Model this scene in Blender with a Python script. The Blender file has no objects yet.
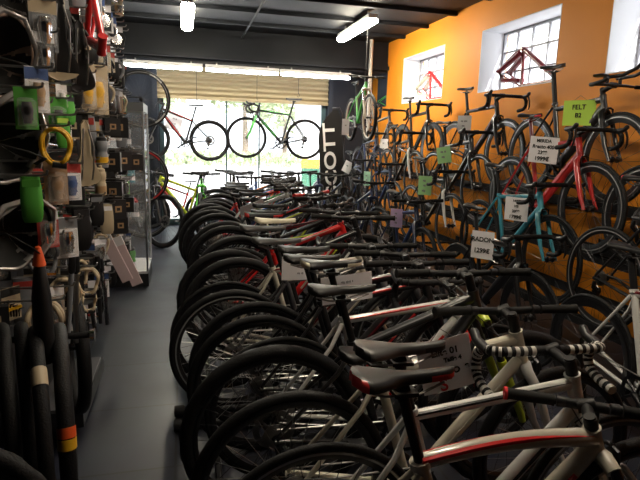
import bpy, math, random
from mathutils import Vector, Matrix
random.seed(7)
C = bpy.context.scene.collection
PI = math.pi
R_ = math.radians
V = Vector

# ------------------------------------------------------------------ camera
F, VX, VY, SL, H = 530.0, 183.0, 136.0, 0.03, 1.5
def cam_axes():
    Y = V(((VX-320)/F, (VY-240)/F, 1)).normalized()
    a, b = VX-320, VY-240
    xv = (-F*F - b*(VY-SL*VX-240) + a*320)/(a+b*SL)
    yv = VY + SL*(xv-VX)
    X = V(((xv-320)/F, (yv-240)/F, 1)).normalized()
    if X.x < 0: X = -X
    Z = X.cross(Y)
    if Z.y > 0: Z = -Z
    return X, Y, Z
AX, AY, AZ = cam_axes()
def ray(x, y):
    c = V(((x-320)/F, (y-240)/F, 1)); return V((AX.dot(c), AY.dot(c), AZ.dot(c)))
def at_x(x, y, X): d = ray(x, y); return d*(X/d.x)+V((0, 0, H))
def at_y(x, y, Y): d = ray(x, y); return d*(Y/d.y)+V((0, 0, H))
cd = bpy.data.cameras.new('camera'); cam = bpy.data.objects.new('camera', cd); C.objects.link(cam)
cd.sensor_width = 36; cd.lens = F/640*36; cd.clip_start = 0.02; cd.clip_end = 300
# rows of the world matrix: columns are camera right, up, back in world space
right = V((AX.x, AY.x, AZ.x)); down = V((AX.y, AY.y, AZ.y)); fwd = V((AX.z, AY.z, AZ.z))
M = Matrix((( right.x, -down.x, -fwd.x, 0), (right.y, -down.y, -fwd.y, 0), (right.z, -down.z, -fwd.z, H), (0, 0, 0, 1)))
cam.matrix_world = M
bpy.context.scene.camera = cam

# ------------------------------------------------------------------ materials
MATS = {}
def mat(name, col, rough=0.5, metal=0.0, coat=0.0, noise=None, bump=None, emit=None, spec=0.5, trans=0.0, alpha=1.0):
    if name in MATS: return MATS[name]
    m = bpy.data.materials.new(name); m.use_nodes = True
    nt = m.node_tree; b = nt.nodes['Principled BSDF']
    b.inputs['Base Color'].default_value = (*col, 1); b.inputs['Roughness'].default_value = rough
    b.inputs['Metallic'].default_value = metal; b.inputs['Coat Weight'].default_value = coat
    b.inputs['Coat Roughness'].default_value = 0.08
    b.inputs['Specular IOR Level'].default_value = spec
    b.inputs['Transmission Weight'].default_value = trans; b.inputs['Alpha'].default_value = alpha
    if emit: b.inputs['Emission Color'].default_value = (*emit[0], 1); b.inputs['Emission Strength'].default_value = emit[1]
    if noise or bump:
        tc = nt.nodes.new('ShaderNodeTexCoord')
        n = nt.nodes.new('ShaderNodeTexNoise'); n.inputs['Scale'].default_value = (noise or bump)[0]; n.inputs['Detail'].default_value = 5
        nt.links.new(tc.outputs['Object'], n.inputs['Vector'])
        if noise:
            mx = nt.nodes.new('ShaderNodeMix'); mx.data_type = 'RGBA'
            k = noise[1]
            mx.inputs[6].default_value = (*[c*(1-k) for c in col], 1); mx.inputs[7].default_value = (*[min(1, c*(1+k)) for c in col], 1)
            nt.links.new(n.outputs['Fac'], mx.inputs[0]); nt.links.new(mx.outputs[2], b.inputs['Base Color'])
        if bump:
            bp = nt.nodes.new('ShaderNodeBump'); bp.inputs['Strength'].default_value = bump[1]; bp.inputs['Distance'].default_value = 0.01
            nt.links.new(n.outputs['Fac'], bp.inputs['Height']); nt.links.new(bp.outputs['Normal'], b.inputs['Normal'])
    MATS[name] = m
    return m
def paint(name, col, rough=0.3): return mat(name, col, rough, 0, 0.6)
K = dict(
 black=paint('gloss black paint', (.012, .012, .014)), matte=mat('matte black', (.010, .010, .011), .5, spec=.3),
 rubber=mat('tyre rubber', (.009, .009, .010), .6, spec=.3, bump=(160, .3)), grip=mat('grip rubber', (.009, .009, .009), .75, spec=.3),
 alu=mat('brushed aluminium', (.62, .62, .64), .3, 1), dark_alu=mat('dark anodised metal', (.06, .06, .065), .35, 1),
 chrome=mat('chrome', (.8, .8, .82), .12, 1), steel=mat('chain steel', (.35, .34, .33), .35, 1),
 white=paint('white paint', (.75, .75, .73)), cream=paint('cream paint', (.72, .68, .56)), silver=paint('champagne silver paint', (.52, .48, .40), .3),
 red=paint('red paint', (.62, .02, .02)), brightred=paint('coral red paint', (.58, .028, .028)), darkred=paint('dark red paint', (.16, .012, .018)), celeste=paint('celeste paint', (.06, .33, .44)),
 green=paint('green paint', (.06, .42, .05)), lime=paint('lime paint', (.50, .62, .04)), fluogreen=paint('bright green paint', (.12, .65, .06)),
 blue=paint('blue paint', (.03, .09, .32)), navy=paint('navy paint', (.015, .03, .09)), grey=paint('grey paint', (.10, .10, .11)), orange=paint('orange paint', (.75, .2, .02)),
 leather=mat('black saddle cover', (.011, .011, .012), .42, spec=.35), greysaddle=mat('grey saddle cover', (.055, .055, .055), .38), whitesaddle=mat('white saddle cover', (.72, .66, .50), .5),
 tape=mat('black bar tape', (.010, .010, .011), .6, spec=.3), whitetape=mat('white bar tape', (.6, .58, .54), .6),
 tan=mat('tan leather', (.42, .26, .13), .5), brown=mat('brown cardboard', (.36, .22, .12), .8), gum=mat('silver rim stripe', (.55, .55, .56), .25, .6),
 paper=mat('white paper', (.92, .90, .93), .8), limepaper=mat('lime paper', (.60, .92, .13), .8), greenpaper=mat('pale green paper', (.50, .88, .40), .8), mintpaper=mat('mint paper', (.55, .92, .70), .8),
 lavpaper=mat('lavender paper', (.80, .60, .92), .8), ink=mat('black ink', (.02, .02, .02), .8), redink=mat('red ink', (.6, .02, .03), .8), greyink=mat('grey ink', (.25, .25, .27), .8),
 yellow=mat('yellow plastic', (.75, .42, .02), .4), orangeplastic=mat('orange red plastic', (.75, .10, .02), .4), greenplastic=mat('green card', (.09, .42, .05), .6),
 clear=mat('clear plastic', (.9, .9, .9), .12, alpha=.15), beige=mat('beige plastic', (.52, .42, .28), .45), white_plastic=mat('white plastic', (.72, .72, .74), .35), pink=mat('pale pink card', (.62, .48, .50), .7),
 helmetbrown=mat('bronze helmet shell', (.34, .25, .20), .25, .2, .6), helmetsilver=mat('silver helmet shell', (.48, .45, .44), .22, .3, .6), foam=mat('helmet foam', (.02, .02, .02), .8),
 blackplastic=mat('black plastic', (.016, .016, .018), .38), greyplastic=mat('grey plastic', (.22, .23, .25), .4), bluecard=mat('blue card', (.05, .10, .28), .6), redcard=mat('red card', (.5, .05, .04), .6),
 rail=mat('black steel rail', (.014, .014, .016), .45, .4), cord=mat('dark cord', (.03, .03, .03), .7))

# ------------------------------------------------------------------ mesh builder
class MB:
    def __init__(s): s.v = []; s.f = []; s.m = []; s.s = []
    def add(s, vs, fs, mi=0, smooth=True):
        o = len(s.v); s.v += [tuple(p) for p in vs]
        for f in fs: s.f.append(tuple(i+o for i in f)); s.m.append(mi); s.s.append(smooth)
    def box(s, a, b, mi=0, M=None):
        (x0, y0, z0), (x1, y1, z1) = a, b
        vs = [V(p) for p in ((x0,y0,z0),(x1,y0,z0),(x1,y1,z0),(x0,y1,z0),(x0,y0,z1),(x1,y0,z1),(x1,y1,z1),(x0,y1,z1))]
        if M: vs = [M @ p for p in vs]
        s.add(vs, [(0,3,2,1),(4,5,6,7),(0,1,5,4),(1,2,6,5),(2,3,7,6),(3,0,4,7)], mi, False)
        return s
    def sweep(s, pts, r, n=8, mi=0, cap=True, closed=False, sq=(1, 1), up=None, smooth=True):
        pts = [V(p) for p in pts]; N = len(pts)
        rs = r if isinstance(r, (list, tuple)) else [r]*N
        T = []
        for i in range(N):
            if closed: t = pts[(i+1) % N]-pts[i-1]
            else: t = pts[min(i+1, N-1)]-pts[max(i-1, 0)]
            T.append(t.normalized())
        u = V(up) if up else (V((0, 0, 1)) if abs(T[0].z) < .9 else V((1, 0, 0)))
        u = (u-T[0]*u.dot(T[0])).normalized()
        vs = []; fs = []
        for i in range(N):
            u = (u-T[i]*u.dot(T[i])).normalized(); w = T[i].cross(u)
            for k in range(n):
                a = 2*PI*k/n
                vs.append(pts[i]+(u*math.cos(a)*sq[0]+w*math.sin(a)*sq[1])*rs[i])
        for i in range(N if closed else N-1):
            j = (i+1) % N
            for k in range(n):
                l = (k+1) % n
                fs.append((i*n+k, i*n+l, j*n+l, j*n+k))
        if cap and not closed:
            fs.append(tuple(range(n))[::-1]); fs.append(tuple((N-1)*n+k for k in range(n)))
        s.add(vs, fs, mi, smooth); return s
    def rod(s, a, b, r0, r1=None, n=8, mi=0, sq=(1, 1), up=None): return s.sweep([a, b], [r0, r1 if r1 is not None else r0], n, mi, sq=sq, up=up)
    def lathe(s, prof, n=24, axis='z', mi=0, c=(0, 0, 0), closed=False):
        # prof: (radius, height) pairs about an axis
        vs = []; fs = []; P = len(prof)
        for i in range(n):
            a = 2*PI*i/n
            for (r, h) in prof:
                x, y = r*math.cos(a), r*math.sin(a)
                p = (x, y, h) if axis == 'z' else ((x, h, y) if axis == 'y' else (h, x, y))
                vs.append(V(p)+V(c))
        for i in range(n):
            j = (i+1) % n
            for k in range(P if closed else P-1):
                l = (k+1) % P
                fs.append((i*P+k, j*P+k, j*P+l, i*P+l))
        if not closed:
            if prof[0][0] > 1e-5: fs.append(tuple(i*P for i in range(n)))
            if prof[-1][0] > 1e-5: fs.append(tuple(i*P+P-1 for i in range(n)))
        s.add(vs, fs, mi, True); return s
    def mesh(s, name, nslots=1):
        me = bpy.data.meshes.new(name); me.from_pydata(s.v, [], s.f)
        me.polygons.foreach_set('material_index', s.m); me.polygons.foreach_set('use_smooth', s.s)
        for _ in range(nslots): me.materials.append(None)
        me.update()
        import bmesh
        bm = bmesh.new(); bm.from_mesh(me); bmesh.ops.recalc_face_normals(bm, faces=bm.faces)
        for e in bm.edges:
            if len(e.link_faces) == 2 and e.calc_face_angle(0) > R_(45): e.smooth = False
        bm.to_mesh(me); bm.free()
        return me
def put(name, me, mats, parent=None, loc=None, M=None):
    o = bpy.data.objects.new(name, me); C.objects.link(o)
    if not isinstance(mats, (list, tuple)): mats = [mats]
    for i, m in enumerate(mats):
        if i >= len(me.materials): break
        o.material_slots[i].link = 'OBJECT'; o.material_slots[i].material = m
    if parent: o.parent = parent
    if loc: o.location = loc
    if M: o.matrix_basis = M
    return o
def part(name, mb, mats, parent=None, loc=None, M=None):
    return put(name, mb.mesh(name, len(mats) if isinstance(mats, (list, tuple)) else 1), mats, parent, loc, M)
def tag(o, label, cat, group=None):
    o['label'] = label; o['category'] = cat
    if group: o['group'] = group
    return o
def thing(name, label, cat, loc=(0, 0, 0), rotz=0, group=None, rot=None):
    o = bpy.data.objects.new(name, None); C.objects.link(o); o.location = loc
    o.rotation_euler = rot if rot else (0, 0, rotz); o.empty_display_size = .05
    return tag(o, label, cat, group)
def struct(name, mb, m): o = part(name, mb, m); o['kind'] = 'structure'; return o
NTH = ['nearest', 'second', 'third', 'fourth', 'fifth', 'sixth', 'seventh', 'eighth', 'ninth', 'tenth', 'eleventh', 'twelfth', 'thirteenth', 'fourteenth', 'fifteenth', 'sixteenth', 'seventeenth', 'eighteenth', 'nineteenth', 'twentieth']

def text_mesh(txt, size, bold=0.0):
    cu = bpy.data.curves.new('text', 'FONT'); cu.body = txt; cu.size = size; cu.align_x = 'CENTER'; cu.align_y = 'CENTER'; cu.offset = bold; cu.extrude = 0.0008
    o = bpy.data.objects.new('text', cu); C.objects.link(o)
    dg = bpy.context.evaluated_depsgraph_get(); dg.update()
    me = bpy.data.meshes.new_from_object(o.evaluated_get(dg))
    bpy.data.objects.remove(o); bpy.data.curves.remove(cu)
    me.materials.clear(); me.materials.append(None)
    return me

# ================================================================== SETTING
XL, XR, YB, YF, ZC = -0.92, 3.3, 9.3, -1.6, 3.1
def tile_floor():
    m = bpy.data.materials.new('slate floor tiles'); m.use_nodes = True; nt = m.node_tree; b = nt.nodes['Principled BSDF']
    tc = nt.nodes.new('ShaderNodeTexCoord'); mp = nt.nodes.new('ShaderNodeMapping'); mp.inputs['Location'].default_value = (.06, .1, 0)
    br = nt.nodes.new('ShaderNodeTexBrick'); br.offset = 0; br.inputs['Scale'].default_value = 1
    br.inputs['Brick Width'].default_value = .6; br.inputs['Row Height'].default_value = .6; br.inputs['Mortar Size'].default_value = .006
    br.inputs['Color1'].default_value = (.017, .021, .036, 1); br.inputs['Color2'].default_value = (.023, .028, .045, 1); br.inputs['Mortar'].default_value = (.010, .010, .012, 1)
    n = nt.nodes.new('ShaderNodeTexNoise'); n.inputs['Scale'].default_value = 3; n.inputs['Detail'].default_value = 8
    mx = nt.nodes.new('ShaderNodeMix'); mx.data_type = 'RGBA'; mx.blend_type = 'MULTIPLY'; mx.inputs[0].default_value = .5
    rr = nt.nodes.new('ShaderNodeMapRange'); rr.inputs[3].default_value = .34; rr.inputs[4].default_value = .55
    nt.links.new(tc.outputs['Object'], mp.inputs['Vector']); nt.links.new(mp.outputs['Vector'], br.inputs['Vector']); nt.links.new(tc.outputs['Object'], n.inputs['Vector'])
    nt.links.new(br.outputs['Color'], mx.inputs[6]); nt.links.new(n.outputs['Color'], mx.inputs[7]); nt.links.new(mx.outputs[2], b.inputs['Base Color'])
    nt.links.new(n.outputs['Fac'], rr.inputs[0]); nt.links.new(rr.outputs[0], b.inputs['Roughness'])
    return m
m_orange = mat('orange wall paint', (.86, .30, .022), .5, spec=.25, noise=(2.5, .06), bump=(90, .08))
m_white = mat('white reveal paint', (.82, .82, .84), .6, bump=(60, .06))
m_dark = mat('charcoal wall paint', (.020, .025, .036), .6, spec=.25, noise=(3, .2), bump=(50, .1))
m_ceil = mat('dark ceiling paint', (.010, .012, .016), .6, spec=.2, noise=(4, .25), bump=(20, .2))
m_lgrey = mat('grey side wall paint', (.16, .16, .16), .7, noise=(3, .1))
m_shut = mat('beige shutter steel', (.34, .27, .15), .45, .1)
m_frame = mat('teal grey window frame', (.06, .11, .12), .4, .3)
m_bar = mat('grey window bars', (.30, .30, .32), .5)
m_pole = mat('off white pipe', (.5, .48, .44), .5)
struct('floor', MB().box((XL-.1, YF, -.1), (XR+.1, YB+.1, 0)), tile_floor())
mb = MB().box((XL-.1, YF, ZC), (XR+.4, YB+.2, ZC+.1))
struct('ceiling', mb, m_ceil)
mb = MB()
for i in range(13): y = -.9+i*.8; mb.box((XL, y, ZC-.045), (XR, y+.06, ZC))
struct('trim_1', mb, m_ceil)                         # ceiling joists
struct('wall_left', MB().box((XL-.1, YF, 0), (XL, YB+.1, ZC)), m_lgrey)
struct('wall_front', MB().box((XL-.1, YF-.1, 0), (XR+.1, YF, ZC)), m_dark)
# right wall with window openings (Y ranges), z 2.09..2.76
wz0, wz1, dep = 2.09, 2.76, .34
wins = [(0.9, 1.75), (2.35, 3.74), (4.36, 5.68), (6.58, 7.92), (8.58, 9.02)]
mb = MB(); mb.box((XR, YF, 0), (XR+dep, YB+.1, wz0)); mb.box((XR, YF, wz1), (XR+dep, YB+.1, ZC))
e = YF
for a, b in wins: mb.box((XR, e, wz0), (XR+dep, a, wz1)); e = b
mb.box((XR, e, wz0), (XR+dep, YB+.1, wz1))
struct('wall_right', mb, m_orange)
m_glass = mat('window glass', (.95, .97, 1), .02, alpha=.12)
for i, (a, b) in enumerate(wins):
    t = .004; mb = MB()
    dk = (i == 4)
    mb.box((XR-.002, a, wz0-t), (XR+dep-.04, b, wz0+t)); mb.box((XR-.002, a, wz1-t), (XR+dep-.04, b, wz1+t))
    mb.box((XR-.002, a-t, wz0), (XR+dep-.04, a+t, wz1)); mb.box((XR-.002, b-t, wz0), (XR+dep-.04, b+t, wz1))
    struct('trim_%d' % (i+2), mb, m_dark if dk else m_white)
    w = bpy.data.objects.new('window_%d' % (i+1), None); C.objects.link(w); w.location = (XR+dep-.05, (a+b)/2, wz0); w['kind'] = 'structure'
    L = b-a; hgt = wz1-wz0; n = max(2, round(L/.27)); mb = MB()
    mb.box((-.02, -L/2, 0), (.02, L/2, .03)); mb.box((-.02, -L/2, hgt-.03), (.02, L/2, hgt)); mb.box((-.02, -L/2, 0), (.02, -L/2+.03, hgt)); mb.box((-.02, L/2-.03, 0), (.02, L/2, hgt))
    for k in range(1, n): y = -L/2+L*k/n; mb.box((-.012, y-.009, 0), (.012, y+.009, hgt))
    for k in range(1, 3): z = hgt*k/3; mb.box((-.012, -L/2, z-.009), (.012, L/2, z+.009))
    part('window_frame', mb, m_bar, w)
    part('pane', MB().box((-.002, -L/2+.02, .02), (.002, L/2-.02, hgt-.02)), m_glass, w)
# back wall with shop front opening
ox0, ox1, oz = -.37, 2.45, 2.6
mb = MB(); mb.box((XL-.1, YB, 0), (ox0, YB+.1, ZC)); mb.box((ox1, YB, 0), (XR+.3, YB+.1, ZC)); mb.box((ox0, YB, oz), (ox1, YB+.1, ZC))
struct('wall_back', mb, m_dark)
mb = MB(); mb.box((XL, 8.6, 2.62), (XR, YB, ZC)); mb.box((XL, 8.52, 2.66), (XR, 8.6, 2.72))
struct('trim_7', mb, m_ceil)                         # dark bulkhead over the shop front
w = bpy.data.objects.new('window_6', None); C.objects.link(w); w.location = (0, YB+.05, 0); w['kind'] = 'structure'
mb = MB()
for x in (ox0, ox1-.07): mb.box((x, -.04, 0), (x+.07, .04, 2.2))
mb.box((ox0, -.04, 0), (ox1, .04, .1))
for x in (.72, 1.28): mb.box((x-.012, -.02, 0), (x+.012, .02, 2.2))
part('window_frame', mb, m_frame, w)
part('pane', MB().box((ox0+.05, -.003, .08), (ox1-.05, .003, 2.2)), m_glass, w)
# roller shutter, rolled down to door head height
t = thing('roller_shutter', 'half open beige ribbed roller shutter above the bright shop front', 'shutter', (0, YB-.06, 2.13))
vs = []; nz = 60
for i in range(nz+1):
    z = i*.5/nz; y = .018*math.sin(2*PI*z/.083)
    vs += [(ox0-.02, y, z), (ox1+.02, y, z), (ox0-.02, y+.01, z), (ox1+.02, y+.01, z)]
fs = []
for i in range(nz): a = i*4; b = a+4; fs += [(a, a+1, b+1, b), (a+2, b+2, b+3, a+3)]
fs += [(0, 2, 3, 1)]
mb = MB(); mb.add(vs, fs); part('curtain', mb, m_shut, t)
part('bottom_bar', MB().box((ox0-.02, -.02, -.035), (ox1+.02, .03, .005)), m_shut, t)
mb = MB().box((ox1+.02, -.05, -2.12), (ox1+.1, .05, .48)); part('guide_rail', mb, m_dark, t)
mb = MB().box((ox0-.1, -.05, -2.12), (ox0-.02, .05, .48)); part('guide_rail', mb, m_dark, t)
# pipe at the far right corner
tag(part('ceiling_pipe', MB().rod((2.95, 8.45, .0), (2.95, 8.45, ZC), .03, n=14), m_pole), 'off-white vertical pipe running from the ceiling at the far right corner', 'pipe')
# conduits
tag(part('conduit', MB().rod((XL, 4.6, ZC-.085), (XR, 4.6, ZC-.085), .014), m_ceil), 'thin dark conduit crossing under the ceiling', 'pipe')
tag(part('conduit', MB().rod((.9, YF, ZC-.1), (.9, 8.6, ZC-.1), .014), m_ceil), 'thin dark conduit running along the ceiling towards the shop front', 'pipe')

# ------------------------------------------------------------------ lamps
m_tube = mat('lit fluorescent diffuser', (1, 1, 1), .4, emit=((1, .90, .70), 72))
m_tubec = mat('lit white tube', (1, 1, 1), .4, emit=((.95, .97, 1), 26))
m_house = mat('white lamp housing', (.6, .6, .6), .5)
def lamp(a, b, w, label, m, cat_z=.05, top=3.1):
    a, b = V(a), V(b); d = b-a; L = d.length; ang = math.atan2(d.y, d.x)
    t = thing('fluorescent_lamp', label, 'lamp', tuple((a+b)/2), ang, 'fluorescent lamps')
    part('housing', MB().box((-L/2, -w*.8, 0), (L/2, w*.8, cat_z)), m_house, t)
    for sx in (-.35, .35): part('hanger', MB().rod((sx*L, 0, cat_z), (sx*L, 0, top-a.z), .012), m_house, t)
    part('diffuser', MB().sweep([(-L/2+.01, 0, -.02), (-L/2+.03, 0, -.02), (L/2-.03, 0, -.02), (L/2-.01, 0, -.02)], [w*.7, w, w, w*.7], 12, sq=(.55, 1)), m, t)
lamp((.08, 6.5, 2.97), (.08, 7.9, 2.97), .075, 'lit fluorescent ceiling lamp above the aisle on the left', m_tube)
lamp((2.26, 6.45, 2.97), (2.26, 7.82, 2.97), .075, 'lit fluorescent ceiling lamp slanting towards the orange wall', m_tube)
lamp((1.15, 1.2, 2.97), (1.15, 2.6, 2.97), .075, 'unseen fill lamp added above the front end of the centre row', mat('added front fill diffuser', (1, 1, 1), .4, emit=((1, .86, .66), 42)))  # unseen lamp, added out of view to light the front bike frames
lamp((.08, 2.6, 2.97), (.08, 4.0, 2.97), .075, 'weak unseen fill lamp added above the front end of the aisle', mat('added aisle fill diffuser', (1, 1, 1), .4, emit=((1, .88, .70), 13)))  # unseen weak lamp, added to brighten the goods on the left wall
for (x0, x1, n_) in ((-.84, .31, 'left'), (.35, 1.49, 'middle'), (1.52, 2.68, 'right')):
    lamp((x0, 8.66, 2.53), (x1, 8.66, 2.53), .04, 'long lit tube along the bulkhead over the shutter, %s of three' % n_, m_tubec, .06, 2.625)

# ================================================================== BICYCLES
GEO = {
 'road':  dict(R=.335, rt=.0125, wb=.985, cs=.41, drop=.07, st=.50, sta=73.5, ht=.14, hta=73, ac=.37, rake=.045, sad=.72, tr=.0155, dr=.021, bar='drop', rim='road', tt=.02),
 'aero':  dict(R=.335, rt=.0125, wb=.985, cs=.405, drop=.07, st=.53, sta=74, ht=.15, hta=73, ac=.37, rake=.045, sad=.74, tr=.018, dr=.026, bar='drop', rim='deep', tt=.015),
 'tt':    dict(R=.335, rt=.0125, wb=.985, cs=.40, drop=.075, st=.52, sta=76, ht=.12, hta=72.5, ac=.37, rake=.043, sad=.80, tr=.02, dr=.03, bar='aero', rim='deep', tt=.05),
 'mtb':   dict(R=.365, rt=.027, wb=1.05, cs=.43, drop=.05, st=.43, sta=73, ht=.11, hta=70, ac=.49, rake=.045, sad=.655, tr=.018, dr=.024, bar='flat', rim='mtb', tt=.03),
 'curve': dict(R=.345, rt=.018, wb=.99, cs=.42, drop=.055, st=.43, sta=73, ht=.085, hta=70.5, ac=.345, rake=.045, sad=.65, tr=.021, dr=.026, bar='flat', rim='city', tt=.0, bend=.022),
 'city':  dict(R=.345, rt=.018, wb=1.03, cs=.43, drop=.06, st=.48, sta=73, ht=.14, hta=71, ac=.40, rake=.045, sad=.67, tr=.017, dr=.021, bar='flat', rim='city', tt=.02),
}
BIKE = {}
def circle(R, n, y=0): return [V((R*math.cos(2*PI*i/n), y, R*math.sin(2*PI*i/n))) for i in range(n)]
def wheel_meshes(kind, R, rt):
    n = 64
    tb = MB(); prof = []
    knob = kind == 'mtb'
    N = 96 if knob else n; P = 10
    vs = []; fs = []
    for i in range(N):
        a = 2*PI*i/N
        for k in range(P):
            b = 2*PI*k/P; rr = rt
            if knob and math.cos(b) > .25: rr = rt*(1.07 if (i//2+(k % 2)) % 2 else .93)
            rad = R-rt+rr*math.cos(b); vs.append((rad*math.cos(a), rr*math.sin(b), rad*math.sin(a)))
    for i in range(N):
        j = (i+1) % N
        for k in range(P): l = (k+1) % P; fs.append((i*P+k, j*P+k, j*P+l, i*P+l))
    tb.add(vs, fs)
    rim = MB(); ro = R-1.75*rt; dp = {'road': .028, 'deep': .055, 'mtb': .022, 'city': .026}[kind]; hw = min(.016, rt*.85)
    rim.lathe([(ro, -hw), (ro, hw), (ro-dp*.45, hw*.95), (ro-dp, hw*.35), (ro-dp, -hw*.35), (ro-dp*.45, -hw*.95)], n, 'y', closed=True)
    if kind == 'deep':
        for s_ in (-1, 1): rim.lathe([(ro-.012, s_*(hw+.0006)), (ro-.019, s_*(hw*.99+.0010)), (ro-.019, s_*(hw*.99-.001)), (ro-.012, s_*(hw-.001))], n, 'y', 1, closed=True)
    else:
        for s_ in (-1, 1): rim.lathe([(ro-.002, s_*(hw+.0006)), (ro-.009, s_*(hw+.0008)), (ro-.009, s_*(hw-.001)), (ro-.002, s_*(hw-.001))], n, 'y', 1, closed=True)
    sp = MB(); ns = 20 if kind == 'deep' else 28
    for i in range(ns):
        a = 2*PI*i/ns; s_ = 1 if i % 2 else -1; da = (1 if (i//2) % 2 else -1)*.9
        sp.rod((.022*math.cos(a+da), s_*.022, .022*math.sin(a+da)), ((ro-dp)*math.cos(a), 0, (ro-dp)*math.sin(a)), .0012, n=4)
    hub = MB().lathe([(.004, -.055), (.012, -.05), (.012, -.03), (.024, -.026), (.024, -.02), (.014, -.014), (.014, .014), (.024, .02), (.024, .026), (.012, .03), (.012, .05), (.004, .055)], 14, 'y')
    rot = MB().lathe([(.085, .032), (.085, .034), (.06, .034), (.06, .032)], 32, 'y', closed=True)
    for i in range(5): a = 2*PI*i/5; rot.rod((.015*math.cos(a+.5), .033, .015*math.sin(a+.5)), (.065*math.cos(a), .033, .065*math.sin(a)), .005, n=4, sq=(.3, 1), up=(0, 1, 0))
    return dict(tyre=tb.mesh('tyre'), rim=rim.mesh('rim', 2), spokes=sp.mesh('spokes'), hub=hub.mesh('hub'), brake_rotor=rot.mesh('brake_rotor'))
WH = {}
def wheel_set(g):
    k = (g['rim'], g['R'], g['rt'])
    if k not in WH: WH[k] = wheel_meshes(*k)
    return WH[k]
def saddle_mesh():
    mb = MB(); st = []; n = 20; P = 14
    for i in range(n+1):
        t = i/n; x = -.13+.27*t
        if t < .12: w = .062*math.sqrt(max(.04, 1-((.12-t)/.12)**2))
        elif t < .55: u = (t-.12)/.43; w = .062-.041*(u*u*(3-2*u))
        else: u = (t-.55)/.45; w = .021-.004*u
        if t > .93: w *= math.sqrt(max(.05, 1-((t-.93)/.07)**2))
        z = .012*(1-t/.3)**2*.8 if t < .3 else -.004*math.sin((t-.3)/.7*PI)
        th = .021-.006*t
        st.append((x, w, z, th, t))
    vs = []; fs = []; ms = []
    for x, w, z, th, t in st:
        for k in range(P):
            a = 2*PI*k/P; c, s_ = math.cos(a), math.sin(a)
            yy = w*math.copysign(abs(c)**.7, c); zz = z+(0 if s_ > 0 else -th)+(abs(s_)**.6*.009 if s_ > 0 else -abs(s_)**1.2*.004)
            if s_ > 0: zz -= .010*(abs(c)**3)
            else: zz += th*.55*(1-abs(c))
            vs.append((x, yy, zz))
    for i in range(n):
        for k in range(P):
            l = (k+1) % P; fs.append((i*P+k, i*P+l, (i+1)*P+l, (i+1)*P+k))
            t = (i+.5)/n; up = math.sin(2*PI*(k+.5)/P)
            ms.append(1 if (t < .10 and up < .75) or (t > .74 and abs(up) < .6) else 0)
    o = len(mb.v)
    mb.add(vs, fs); mb.m = ms
    mb.add([vs[k] for k in range(P)], [tuple(range(P))]); mb.add([vs[n*P+k] for k in range(P)], [tuple(range(P))]); mb.m[-2] = 1
    return mb.mesh('saddle', 2)
SADDLE = saddle_mesh()
mb = MB()
for s_ in (-1, 1): mb.sweep([(-.10, s_*.022, -.028), (-.05, s_*.022, -.045), (.04, s_*.022, -.046), (.11, s_*.010, -.026)], .0035, 6)
RAILS = mb.mesh('rails')

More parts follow.
